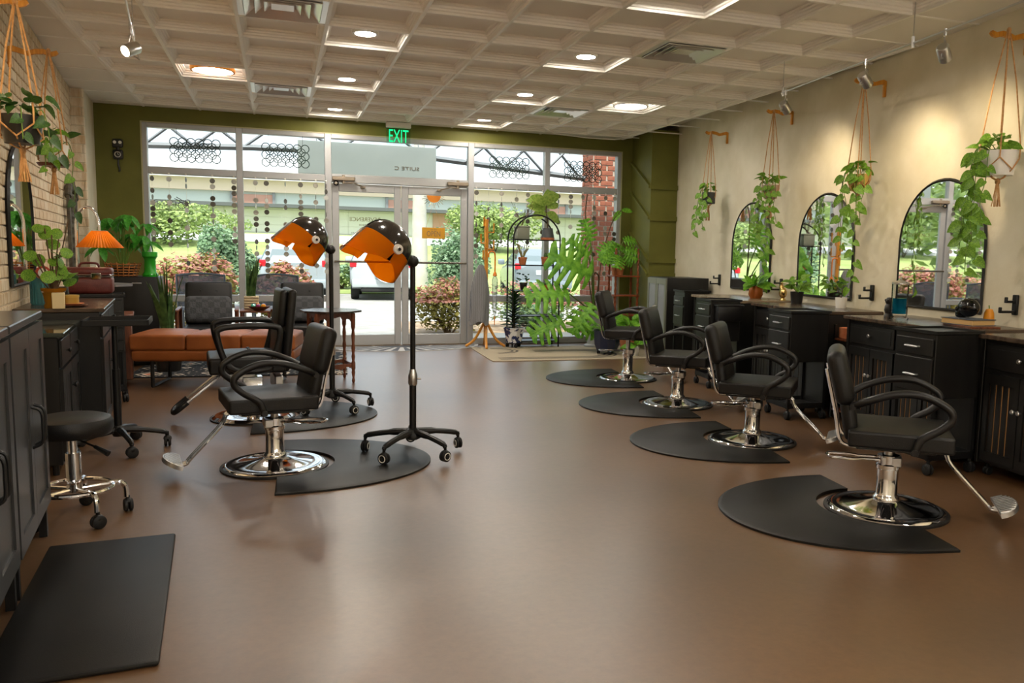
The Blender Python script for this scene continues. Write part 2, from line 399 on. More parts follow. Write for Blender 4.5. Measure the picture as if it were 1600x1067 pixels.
# storefront
Y0, Y1 = YB-.01, YB+.10; YG = YB+.05
def win(name, x0, x1, ml, mr, zs=((.09, .585), (.665, 2.10), (2.185, 2.635)), zb=0):
    w_ = bpy.data.objects.new(name, None); COL.objects.link(w_); w_['kind'] = 'structure'
    # members
    def bar(a, c, e, g, nm='frame_bar'):
        q = B(); q.rbox(a, c, Y0, Y1, e, g, .006, 1); q.build(nm, K['alu'], w_, 0)
    if ml: bar(x0, x0+ml, 0, WZ1, 'mullion')
    if mr: bar(x1-mr, x1, 0, WZ1, 'mullion')
    xs, xe = x0+ml, x1-mr
    zz = [zb]
    for a, c in zs: zz += [a, c]
    zz.append(WZ1)
    for k in range(0, len(zz), 2): bar(xs, xe, zz[k], zz[k+1])
    for a, c in zs:
        q = B(); q.box(xs, xe, YG, YG+.008, a, c); q.build('pane', K['glass'], w_, 0)
    return w_
win('window_1', WX0, -.395, .055, .075); win('window_2', -.395, .645, 0, .08)
win('window_3', 2.40, 3.545, .08, .075); win('window_4', 3.545, WX1, 0, .06)
w5 = win('window_5', .645, 2.40, 0, 0, ((2.20, 2.635),), 2.095)
def door(name, x0, x1, hinge):
    d = bpy.data.objects.new(name, None); COL.objects.link(d); d['kind'] = 'structure'
    a, c = x0+.006, x1-.006; st = .085
    for nm, u0, u1, z0, z1 in (('stile', a, a+st, .012, 2.085), ('stile', c-st, c, .012, 2.085), ('rail', a+st, c-st, .012, .15), ('rail', a+st, c-st, 1.985, 2.085)):
        q = B(); q.rbox(u0, u1, YB+.02, YB+.07, z0, z1, .005, 1); q.build(nm, K['alu'], d, 0)
    q = B(); q.box(a+st, c-st, YB+.042, YB+.05, .15, 1.985); q.build('pane', K['glass'], d, 0)
    q = B(); q.cyl((a+.02, YB-.05, 1.10), (c-.02, YB-.05, 1.10), .014, n=10)
    for u in (a+.03, c-.03): q.cyl((u, YB-.055, 1.10), (u, YB+.03, 1.10), .011, n=8)
    q.build('push_bar', mat('bronze_bar', '#6d685f', .35, .7), d)
    h = a+.14 if hinge < 0 else c-.14
    q = B(); q.rbox(h-.14, h+.14, YB-.07, YB-.01, 2.115, 2.165, .008, 1); q.cyl((h, YB-.04, 2.165), (h, YB-.04, 2.185), .02)
    q.cyl((h, YB-.04, 2.08), (h, YB-.04, 2.115), .02); e = h+.24*(-hinge)
    q.tube([(h, YB-.045, 2.085), (h+(e-h)*.5, YB-.13, 2.085), (e, YB-.02, 2.05)], .009, 6); q.rbox(e-.03, e+.03, YB-.03, YB+.02, 2.035, 2.06, .004, 1)
    q.build('closer', K['alud'], d)
    return d
door('door_1', .645, 1.5225, -1); door('door_2', 1.5225, 2.40, 1)
b = B(); b.box(.62, 2.42, YB-.02, YB+.1, -.01, .01); S('trim_2', b, mat('threshold', '#8b7355', .4, .5), smooth=0)
# baseboard on the right wall
b = B(); b.prism([(xr(YN)-.012, YN), (xr(YN)+.01, YN), (xr(CF)+.01, CF), (xr(CF)-.012, CF)], 0, .1); S('baseboard_right', b, K['blkm'], smooth=0)
# ---------------------------------------------------------------- outside
GZ = -.15
K['conc'] = mat('pale_concrete', '#c9c3b8', .85, 0, '#b7b0a4', 2, 6, .2, 30)
K['asph'] = mat('asphalt', '#a9a6a1', .9, 0, '#97948f', 3, 6, .3, 120)
K['lawn'] = mat('lawn', '#8b9a58', .95, 0, '#a0ac6c', .6, 8, .6, 160)
K['road'] = mat('pale_road', '#cfcdca', .9, 0, '#c2c0bc', 1, 4)
K['mulch'] = mat('mulch', '#8a7159', .95, 0, '#b39c84', 9, 6, .8, 60)
K['redb'] = mat('red_brick', '#ad6a52', .85, 0, '#985945', 14, 4, .4, 60)
K['bgrout'] = mat('brick_grout', '#c3b5a6', .9)
K['bldg'] = mat('beige_siding', '#e2dfd6', .8); K['bldg2'] = mat('beige_siding_dark', '#d2cfc5', .8)  # second beige is slightly darker, for the panel joints
K['pinkb'] = mat('pale_brick', '#c79a86', .85); K['fascia'] = mat('peach_fascia', '#e6d2b8', .8); K['roofm'] = mat('white_metal_roof', '#dcdedd', .45)
K['gband'] = mat('pale_green_band', '#c4cfc6', .6); K['eave'] = mat('dark_eave', '#5a5c5c', .6); K['mullg'] = mat('grey_post', '#8b8d8c', .6)
def slab(name, poly, z0, z1, m): 
    b = B(); b.prism(poly, z0, z1); return S(name, b, m, smooth=0)
slab('sidewalk', [(-9, YB+.1), (13, YB+.1), (13, 12.6), (-9, 12.6)], -.3, -.02, K['conc'])
slab('parking_ground', [(-40, 12.6), (60, 12.6), (60, 27), (-40, 27)], -.4, GZ, K['asph'])
def hill():
    b = B(); prof = [(27, GZ-.25), (27, GZ+.02), (29, GZ+.12), (35, .75), (42, 1.55)]
    vs = [(x, y, z) for x in (-60, 100) for y, z in prof]; n = len(prof)
    b.add(vs, [(i, n+i, n+i+1, i+1) for i in range(n-1)]); return S('lawn_ground', b, K['lawn'])
hill()
b = B(); b.add([(-60, 42, 1.55), (100, 42, 1.55), (100, 46, 1.98), (-60, 46, 1.98), (-60, 42, 1.2), (100, 42, 1.2)], [(0, 1, 2, 3), (4, 5, 1, 0)]); S('road_ground', b, K['road'])
b = B(); b.add([(-60, 46, 1.98), (100, 46, 1.98), (100, 60, 2.35), (-60, 60, 2.35)], [(0, 1, 2, 3)]); S('verge_ground', b, K['lawn'])
slab('planting_bed_left', [(-4.2, 12.6), (.85, 12.6), (.85, 15.4), (-4.2, 15.4)], -.3, -.08, K['mulch'])
slab('planting_bed_right', [(1.85, 12.6), (9, 12.6), (9, 15.6), (2.1, 15.6)], -.3, -.08, K['mulch'])
# long low building across the road
bd = T('commercial_building', 'long low beige commercial building with white metal roof across the road', 'building', (0, 52, 2.2))
def bpart(nm, x0, x1, y0, y1, z0, z1, m):
    q = B(); q.box(x0, x1, y0, y1, z0, z1); return q.build(nm, m, bd, 0)
bpart('wall', -40, 70, 0, 8, -.4, 1.45, K['bldg'])
for k in range(3): bpart('siding_board', -40, 70, -.04, 0, .0+.45*k, .43+.45*k, K['bldg'])
for x in range(-38, 70, 7): bpart('panel_joint', x, x+.08, -.05, 0, -.2, 1.4, K['bldg2'])
bpart('eave', -40, 70, -1.0, .2, 1.42, 1.62, K['eave'])
bpart('upper_band', -40, 70, .6, 3, 1.62, 2.35, K['gband'])
for x in (-12, -2.5, 6.5, 16, 25):
    bpart('brick_panel', x, x+2.2, .5, .6, 1.62, 2.2, K['pinkb'])
    for e in (-.15, 2.2): bpart('post', x+e, x+e+.15, .42, .6, 1.62, 2.9, K['mullg'])
bpart('fascia', -40, 70, .3, 3, 2.35, 3.1, K['fascia'])
q = B(); q.add([(-40, -.2, 3.1), (70, -.2, 3.1), (70, 9, 5.3), (-40, 9, 5.3), (-40, -.2, 3.02), (70, -.2, 3.02)], [(0, 1, 2, 3), (4, 5, 1, 0)])
for k in range(110): q.add([(-40+k, -.2, 3.13), (-39.93+k, -.2, 3.13), (-39.93+k, 9, 5.33), (-40+k, 9, 5.33)], [(0, 1, 2, 3)])
q.build('roof', K['roofm'], bd, 0)
bpart('brick_pier', 9.2, 10.4, -.2, 0, -.3, 1.42, K['pinkb']); bpart('brick_pier', 24, 25.2, -.2, 0, -.3, 1.42, K['redb'])
# light pole
lp = T('light_pole', 'pale concrete light pole on the lawn behind the open sign', 'pole', (4.75, 29.5, .1))
q = B(); q.cyl((0, 0, -.2), (0, 0, 7.5), .32, .12, 12); q.build('shaft', K['conc'], lp)
q = B(); q.rbox(-.5, .5, -.15, .15, 7.4, 7.6, .04, 1); q.build('lamp_head', K['mullg'], lp)

# foliage clouds
def bush(name, label, cat, c, r, n, leaf, mats, seed, stems=True, group=None, top=None, flat=.0):
    rnd = random.Random(seed); t = T(name, label, cat, (c[0], c[1], c[2]), 0, group)
    lobes = [(Vector((((k_+.5)/11*1.5-.75)*r[0]*rnd.choice((1, 1, -1)), rnd.uniform(-.55, .55)*r[1], r[2]*rnd.uniform(.5, 1.25))), rnd.uniform(.42, .62)) for k_ in range(11)]
    for nm, m, part in (('foliage', mats[0], 0), ('new_growth', mats[1], 1)):
        q = B(); k = int(n*(.62 if part == 0 else .38))
        for _ in range(k):
            L, s_ = rnd.choice(lobes)
            d = Vector((rnd.gauss(0, 1), rnd.gauss(0, 1), rnd.gauss(0, 1))).normalized()
            if part and d.z < -.1: d.z = -d.z
            p = L+Vector((d.x*r[0], d.y*r[1], d.z*r[2]))*s_*rnd.uniform(.72, 1.05)
            if top and part: p.z = max(p.z, r[2]*top)
            if p.z < .03: p.z = rnd.uniform(.03, .3)
            a = rnd.uniform(0, 2*PI); u = Vector((math.cos(a), math.sin(a), rnd.uniform(-.6, .8))).normalized(); v = u.cross(d if abs(u.dot(d)) < .9 else Vector((0, 0, 1))).normalized()
            l = leaf*rnd.uniform(.7, 1.4)
            q.add([p-u*l*.6, p+v*l*.35, p+u*l*.6, p-v*l*.35], [(0, 1, 2, 3)])
        o = q.build(nm, m, t, 0); o['kind'] = 'stuff'
    if stems:
        q = B()
        for _ in range(9):
            L, s_ = rnd.choice(lobes); q.tube([(rnd.uniform(-.06, .06), rnd.uniform(-.06, .06), -.05), (L.x*.5, L.y*.5, L.z*.5), L], [.02, .012, .005], 5)
        q.build('stems', K['stemb'], t)
    return t
G1 = leafmat('hedge_green', '#74894e', '#96a868', 3, .3); G2 = leafmat('fresh_green', '#93a75c', '#b4c27c', 3, .3)
G3 = leafmat('blue_green', '#6d8a66', '#8ba582', 3, .3); G4 = leafmat('pale_blue_green', '#7a9a70', '#9cb68e', 3, .3)
RD = leafmat('barberry_red', '#bc7867', '#d6a08f', 3, .35); RD2 = leafmat('barberry_olive', '#7d7c3a', '#a3974f', 3, .3)
bush('leafy_tree', 'broad bright green tree across the road, far left window', 'tree', (-5.0, 40.5, 1.25), (3.4, 2.0, 1.15), 6500, .16, (G1, G2), 1)
bush('leafy_tree', 'round pale green tree beside the window mullion', 'tree', (-1.05, 20.6, -.15), (.62, .62, 1.12), 6000, .075, (G3, G4), 2)
bush('leafy_tree', 'narrow green tree behind the right door', 'tree', (4.75, 22.6, -.15), (.7, .7, 1.2), 6000, .08, (G3, G4), 3)
bush('leafy_tree', 'yellow green tree behind the coat rack', 'tree', (10.2, 40.0, 1.25), (2.2, 1.6, 1.5), 6000, .15, (G1, G2), 4)
bush('low_shrub', 'low green shrub by the kerb beside the white car', 'shrub', (2.0, 28.6, .0), (.8, .6, .5), 900, .14, (G1, G3), 5)
bush('barberry_hedge', 'red barberry hedge outside the left window behind the left patio chair', 'shrub', (-1.45, 14.3, -.08), (.68, .7, .74), 5200, .07, (RD2, RD), 6, top=.8)
bush('barberry_hedge', 'red barberry hedge behind the right armchair', 'shrub', (.05, 14.6, -.08), (.46, .6, .68), 5200, .07, (RD2, RD), 7, top=.8)
bush('barberry_hedge', 'red barberry hedge outside beyond the left window edge', 'shrub', (-3.3, 14.4, -.08), (.66, .7, .70), 4200, .07, (RD2, RD), 26, top=.8)
bush('barberry_bush', 'pink tipped barberry bush outside the right door', 'shrub', (2.62, 13.4, -.08), (.52, .5, .56), 3800, .055, (RD2, RD), 8, top=.95)
bush('barberry_bush', 'red barberry bush behind the plant shelf', 'shrub', (4.3, 14.3, -.08), (.95, .6, .48), 3000, .06, (G1, RD), 9, top=.9)
bush('low_shrub', 'green shrub outside the window behind the china pot', 'shrub', (4.0, 13.2, -.08), (.45, .4, .3), 1500, .06, (G3, G1), 10)
for k, x in enumerate((-16, -28, 22, 34, 48)):
    bush('leafy_tree', ['tall green tree beyond the road, leftmost group', 'large green tree beyond the road at the left edge', 'green tree beyond the road on the right', 'green tree beyond the road further right', 'green tree beyond the road at the far right'][k], 'tree', (x, 41+k % 2, 1.3), (4, 3, 3.2), 1500, .5, (G1, G2), 30+k)
# left side trees that the mirrors see
for k, (x, y) in enumerate(((-14, 30), (-22, 36), (-19, 24))):
    bush('leafy_tree', ['bushy green tree seen in the mirror beyond the lawn', 'tall green tree seen in the mirror behind the lawn', 'dense green tree seen in the mirror beside the road'][k], 'tree', (x, y, .2), (3.2, 3.2, 2.8), 1500, .4, (G1, G2), 50+k)
# mirror side lawn strip
slab('side_lawn', [(-40, 15.5), (-5.2, 15.5), (-5.2, 27), (-40, 27)], -.4, GZ+.03, K['lawn'])

# vehicles
def car(name, label, loc, rz, paint, spare, h=1.68):
    t = T(name, label, 'car', loc, rz)
    # local: rear at y=0 facing -y, length 4.3 along +y
    def section(hw, hwr, zb, zs, zr):
        return [(-hw*.93, zb), (-hw, zb+.18), (-hw, zs-.1), (-hw*.96, zs), (-hwr, zr-.05), (-hwr*.8, zr), (hwr*.8, zr), (hwr, zr-.05), (hw*.96, zs), (hw, zs-.1), (hw, zb+.18), (hw*.93, zb)]
    st = [(0.0, .80, .66, .42, .98, 1.02), (.06, .87, .70, .38, 1.0, 1.05), (.22, .90, .66, .33, 1.02, h-.28), (.5, .91, .64, .30, 1.03, h-.04), (.9, .91, .66, .30, 1.03, h), (2.1, .91, .66, .30, 1.0, h-.02), (2.6, .91, .62, .30, .98, h-.16), (3.3, .90, .70, .30, .95, .99), (4.1, .86, .66, .32, .84, .86), (4.3, .74, .5, .4, .7, .72)]
    q = B(); vs = []; n = 12; fs = []
    for y, hw, hwr, zb, zs, zr in st: vs += [(x, y, z) for x, z in section(hw, hwr, zb, zs, zr)]
    for i in range(len(st)-1):
        for j in range(n): fs.append((i*n+j, i*n+(j+1) % n, (i+1)*n+(j+1) % n, (i+1)*n+j))
    fs += [tuple(range(n-1, -1, -1)), tuple((len(st)-1)*n+j for j in range(n))]
    q.add(vs, fs); q.build('body', paint, t, 50)
    gm = mat('car_glass', '#6f7d82', .05, spec=.8); rd = mat('tail_lamp', '#c8202a', .2); dk = mat('tyre', '#22211f', .8)
    q = B(); q.add([(-.64, .085, 1.06), (.64, .085, 1.06), (.56, .235, h-.22), (-.56, .235, h-.22), (-.6, .10, 1.06), (.6, .10, 1.06), (.52, .25, h-.22), (-.52, .25, h-.22)], [(0, 1, 2, 3), (7, 6, 5, 4), (0, 4, 5, 1), (3, 2, 6, 7), (0, 3, 7, 4), (1, 5, 6, 2)]); q.build('rear_window', gm, t, 0)
    for s in (-1, 1):
        q = B(); q.add([(s*.885, .55, 1.08), (s*.885, 2.7, 1.05), (s*.69, 2.25, h-.16), (s*.70, .62, h-.12), (s*.84, .55, 1.08), (s*.84, 2.7, 1.05), (s*.64, 2.25, h-.16), (s*.65, .62, h-.12)], [(0, 1, 2, 3), (7, 6, 5, 4), (0, 4, 5, 1), (3, 2, 6, 7), (0, 3, 7, 4), (1, 5, 6, 2)]); q.build('side_window', gm, t, 0)
        q = B(); q.rbox(s*.80-.09, s*.80+.09, -.01, .12, .92, 1.10, .02, 2); q.build('tail_lamp', rd, t)
        q = B(); q.rbox(s*.70-.1, s*.70+.1, -.06, .02, .50, .55, .01, 1); q.build('reflector', rd, t)
        q = B(); q.rbox(s*1.02-.11, s*1.02+.11, 2.35, 2.5, 1.02, 1.2, .05, 2); q.build('wing_mirror', paint, t)
        for y in (.75, 3.35):
            q = B(); q.lathe([(.2, -.1), (.33, -.11), (.345, -.06), (.345, .06), (.33, .11), (.2, .1)], 20, MX((s*.78, y, .345), 0, 0, PI/2))
            q.lathe([(0, -.09), (.2, -.1), (.2, .1), (0, .09)], 16, MX((s*.78, y, .345), 0, 0, PI/2)); q.build('wheel', dk, t)
    q = B(); q.rbox(-.84, .84, -.09, .15, .36, .60, .05, 2); q.build('bumper', paint, t)
    q = B(); q.rbox(-.6, .6, -.06, .3, .24, .36, .03, 1); q.build('under_tray', dk, t)
    if spare:
        q = B(); q.lathe([(0, -.10), (.30, -.10), (.345, -.06), (.35, 0), (.35, .12), (0, .12)], 28, MX((.12, -.10, .86), 0, -PI/2 if False else PI/2)); q.build('spare_wheel_cover', mat('white_cover', '#e9ecec', .4), t)
        q = B(); q.ring((0, 0, 0), .352, .012, 28, 6, MX((.12, -.08, .86), 0, PI/2)); q.build('cover_rim', mat('grey_rim', '#7e8486', .5), t)
    else:
        q = B(); q.rbox(-.26, .26, -.02, .02, .76, .9, .01, 1); q.build('licence_plate', mat('plate', '#dfe3e3', .5), t)
    q = B()
    for s in (-1, 1): q.tube([(s*.56, .6, h+.0), (s*.56, .7, h+.05), (s*.56, 2.0, h+.04), (s*.56, 2.1, h-.02)], .018, 6)
    q.build('roof_rails', mat('rail_grey', '#73787a', .4), t)
    return t
car('car', 'white four wheel drive car with round spare wheel cover, parked outside the doors', (2.74, 23.4, GZ), R(-7), mat('white_paint', '#b9c0c0', .25, coat=.5), True)
car('car', 'silver grey estate car parked outside behind the left window', (.38, 23.0, GZ), R(-3), mat('silver_paint', '#a9b2b6', .25, .3, coat=.5), False, 1.6)
car('car', 'dark grey car parked outside behind the plant shelf', (7.5, 23.4, GZ), R(-8), mat('grey_paint', '#8b959a', .25, .3, coat=.5), False, 1.55)

# awning truss outside, brick column
tr = T('awning_truss', 'grey steel awning truss with crossed bars outside the windows', 'truss', (0, 12.35, 0))
tm = mat('truss_grey', '#82868a', .5, .3)
def beam(p0, p1, w_, nm): q = B(); q.tube([p0, p1], w_, 4); q.build(nm, tm, tr, 0)
beam((-6, 0, 2.43), (-.3, 0, 2.63), .042, 'chord'); beam((-.3, 0, 2.63), (1.86, 0, 2.65), .042, 'chord'); beam((1.86, 0, 2.65), (4.6, 0, 2.44), .042, 'chord')
beam((-6, 0, 3.15), (4.6, 0, 3.15), .042, 'chord')
xs = [-2.3+.62*k for k in range(12)]
def zc(x): return 2.43+(x+6)*.035 if x < -.3 else (2.64 if x < 1.86 else 2.65-(x-1.86)*.076)
for k, x in enumerate(xs[:-1]):
    a, c = (zc(x), 3.1) if k % 2 else (3.1, zc(x+.62)); a = zc(x) if k % 2 else 3.1
    beam((x, 0, a), (x+.62, 0, 3.1 if k % 2 else zc(x+.62)), .02, 'brace')
    if x < -.9 or x > 2.6: beam((x, -.05, 3.1 if k % 2 else zc(x)), (x+.62, -.05, zc(x+.62) if k % 2 else 3.1), .02, 'brace')
b = B(); b.box(-9, 13, YB+.16, YB+.4, ZC+.1, 3.4); S('parapet', b, K['redb'], smooth=0)
sg_rods = [(-.7, .35), (.7, .35)]
sg = T('hanging_sign_board', 'grey hanging sign board above the doors outside', 'sign', (1.22, 12.0, 2.3)); q = B(); q.rbox(-.95, .95, -.02, .02, -.02, .43, .005, 1); q.build('board', leafmat('board_grey', '#c2cac8', '#c9d0ce', 2, .5), sg)
for rx_ in (-.7, .7):
    q = B(); q.tube([(rx_, 0, .42), (rx_, .36, .82)], .01, 6); q.build('hanger_rod', tm, sg)
bc = T('brick_column', 'red brick column outside the far right window', 'column', (4.86, 12.3, -.02))
q = B(); q.box(-.23, .23, -.23, .23, 0, 3.3); q.build('core', K['bgrout'], bc, 0)
bq = B(); bq.rbox(-.10, .10, -.012, .03, -.034, .034, .004, 1); bme = bq.mesh('brick', K['redb'], 0)
bq = B(); bq.rbox(-.047, .047, -.012, .03, -.034, .034, .004, 1); bhalf = bq.mesh('brick', K['redb'], 0)
for r in range(42):
    z = .04+r*.078
    for fx, fy, rot in ((0, -.23, 0), (-.23, 0, -PI/2)):
        xs_ = [(-.115, 0), (.115, 0)] if r % 2 else [(-.178, 1), (0, 0), (.178, 1)]
        for u, hf in xs_:
            M_ = Vector((u, 0, 0)); M_.rotate(Matrix.Rotation(rot, 3, 'Z')); link('brick', bhalf if hf else bme, bc, (fx+M_.x, fy+M_.y, z), rot)
# patio chairs
pm = glassy('mesh_fabric', (.75, .75, .78, 1), .02, .4, (.18, .18, .2, 1), .55)
def patio(label, loc, rz):
    t = T('patio_chair', label, 'chair', loc, rz, 'patio chairs outside the window'); fm = mat('patio_grey', '#4c4f55', .5)
    q = B(); q.tube(spline([(-.29, 0, .42), (-.3, 0, .84), (-.27, 0, .88), (0, -.02, .905), (.27, 0, .88), (.3, 0, .84), (.29, 0, .42)], 4), .016, 8); q.build('back_frame', fm, t)
    q = B(); q.box(-.28, .28, -.004, .004, .46, .88); q.build('backrest', pm, t, 0)
    q = B(); q.rbox(-.28, .28, .0, .5, .40, .43, .01, 1); q.build('seat', pm, t)
    for x in (-.28, .28):
        q = B(); q.tube([(x, .02, .42), (x, -.08, 0)], .014, 8); q.build('leg', fm, t); q = B(); q.tube([(x, .48, .42), (x, .52, 0)], .014, 8); q.build('leg', fm, t)
        q = B(); q.tube(spline([(x, 0, .62), (x, .25, .63), (x, .5, .6), (x, .5, .42)], 4), .014, 8); q.build('arm', fm, t)
patio('grey mesh patio chair outside behind the left armchair', (-1.02, 12.3, -.02), 0)
patio('grey mesh patio chair outside behind the right armchair', (-.05, 12.3, -.02), R(5))
# ---------------------------------------------------------------- ceiling lamps
def lamp_disc(label, x, y, z, r, em, trim, grp):
    t = T('ceiling_lamp', label, 'ceiling lamp', (x, y, z), 0, grp)
    q = B(); q.lathe([(r, -.004), (r+.018, -.004), (r+.022, .004), (r+.022, .03), (r, .03), (r, -.004)], 28); q.build('trim_ring', trim, t)
    q = B(); q.lathe([(.0001, -.001), (r, -.001), (r, .02), (.0001, .02)], 28); q.build('diffuser', em, t, 0)
EM1 = emis('recessed_led', (1, .91, .78, 1), 215); EM2 = emis('disc_led', (1, .95, .88, 1), 32)
for n_, i in ((0, 2), (1, 5)):
    for j in (6, 3, 0, -3, -11):  # last row is unseen, added behind the camera to brighten the ceiling
        side = 'left' if i == 2 else 'right'
        lab = {6: f'recessed ceiling lamp in the {side} row closest to the green wall', 3: f'recessed ceiling lamp in the {side} row, second from the green wall', 0: f'recessed ceiling lamp in the {side} row, third from the green wall', -3: f'recessed ceiling lamp in the {side} row, fourth from the green wall, above the frame',
               -7: f'recessed ceiling lamp in the {side} row just behind the camera', -11: f'recessed ceiling lamp in the {side} row, unseen and added behind the camera', -15: f'recessed ceiling lamp in the {side} row at the near wall'}[j]
        x, y = GX+TS*(i+.5), GY+TS*(j+.5)
        lamp_disc(lab, x, y, ZC+.042 if j >= J0 else ZC-.032, .078, EM1, K['white'], 'recessed ceiling lamps')
for i in (0, 7):
    for j in (3, -7):  # second pair is out of view, added behind the camera for more light
        x, y = GX+TS*(i+.5), GY+TS*(j+.5)
        if not xl(y)+.2 < x < xr(y)-.2: x = GX+TS*(1.5 if i == 0 else 6.5)
        lamp_disc(('wide round ceiling light panel above the leather bench' if i == 0 else 'wide round ceiling light panel above the right-hand chairs') if j == 3 else ('unseen wide round ceiling light panel added behind the camera, left side' if i == 0 else 'unseen wide round ceiling light panel added behind the camera, right side'), x, y, ZC+.012 if j == 3 else ZC-.032, .175, EM2, K['gold'] if i == 0 else K['white'], 'wide ceiling light panels')
# unseen globe lamps added behind the camera to brighten the ceiling
GL = emis('fill_globe_glow', (1, .96, .90, 1), 27)
for k, (x, y, l) in enumerate(((.2, -1.6, 'left'), (1.8, -2.0, 'middle'), (3.3, -1.6, 'right'))):
    t = T('added_fill_globe', f'unseen white globe lamp added behind the camera to brighten the ceiling, {l}', 'pendant lamp', (x, y, ZC), 0, 'added fill globes')
    q = B(); q.lathe([(.0001, 0), (.06, 0), (.06, -.025), (.0001, -.03)][::-1], 20); q.cyl((0, 0, -.02), (0, 0, -.55), .005, n=6); q.build('canopy', K['steel'], t)
    q = B(); q.sph((0, 0, -.70), .16, 24, 14); q.build('globe', GL, t)
# track lights
def rail(label, p0, p1, rods):
    t = T('track_rail', label, 'light track', (0, 0, 0))
    q = B(); q.cyl(p0, p1, .007, n=8); q.build('rail', K['steel'], t)
    for p in rods:
        q = B(); q.cyl((p[0], p[1], p[2]-.03), (p[0], p[1], ZC+.0), .004, n=6); q.cyl((p[0], p[1], p[2]-.03), (p[0], p[1], p[2]+.04), .012, n=8); q.build('support_rod', K['steel'], t)
def xrail(y): return 3.38+.1*y
rail('slim steel light track along the right wall', (xrail(1.2), 1.2, 2.62), (xrail(6.05), 6.05, 2.62), [(xrail(y), y, 2.62) for y in (6.02, 4.35, 2.6)])
rail('slim steel light track along the left wall', (-.36, 1.5, 2.62), (-.90, 6.35, 2.62), [(-.88, 6.2, 2.62), (-.62, 3.9, 2.62)])
def head(label, top, aim, energy, drop=.13):
    t = T('track_spotlight', label, 'spotlight', top, 0, 'track spotlights'); c = Vector((0, 0, -drop)); d = (Vector(aim)-Vector(top)-c).normalized()
    q = B(); q.cyl((0, 0, .012), (0, 0, -.03), .010, n=8); q.tube([(0, 0, -.03), (0, .006, -.055), (0, 0, -.08)], .003, 6); q.build('stem', K['steel'], t)
    Rm = d.to_track_quat('Z', 'Y').to_matrix().to_4x4(); M_ = Matrix.Translation(c) @ Rm
    q = B(); q.lathe([(.0001, -.055), (.03, -.055), (.038, -.045), (.038, .05), (.034, .05), (.034, .03)], 20, M_); q.build('can', K['steel'], t)
    q = B(); q.tube([M_ @ Vector((0.0, .04, 0)), M_ @ Vector((0, .075, -.03)), Vector((0, 0, -.055)), M_ @ Vector((0, -.075, -.03)), M_ @ Vector((0, -.04, 0))], .0045, 6); q.build('yoke', K['steel'], t)
    q = B(); q.lathe([(.0001, .032), (.034, .032)], 20, M_); q.build('lens', K['warm'], t, 0)
    l = bpy.data.lights.new('spot_beam', 'SPOT'); l.energy = energy; l.spot_size = R(80); l.spot_blend = 1.0; l.color = (1, .80, .52); l.shadow_soft_size = .03
    o = bpy.data.objects.new('spot_beam', l); COL.objects.link(o); o.parent = t; o.location = c+d*.055; o.rotation_euler = d.to_track_quat('-Z', 'Y').to_euler()
for lab, y, ya, za in (('steel track spotlight at the far end of the right track', 5.97, 6.35, 1.9), ('steel track spotlight above the middle mirror', 4.85, 5.1, 1.9), ('lit steel track spotlight aimed past the nearest mirror', 4.05, 4.55, 1.9), ('steel track spotlight above the nearest counter, out of the frame', 2.7, 3.0, 1.7)):
    head(lab, (xrail(y), y, 2.62), onR(ya, za, 0), 26)
head('steel track spotlight hanging near the left brick wall', (-.85, 5.9, 2.62), onL(5.2, 2.0, 0), 50, .15)
head('steel track spotlight by the left brick wall, out of the frame', (-.58, 3.5, 2.62), onL(4.4, 1.9, 0), 60, .15)

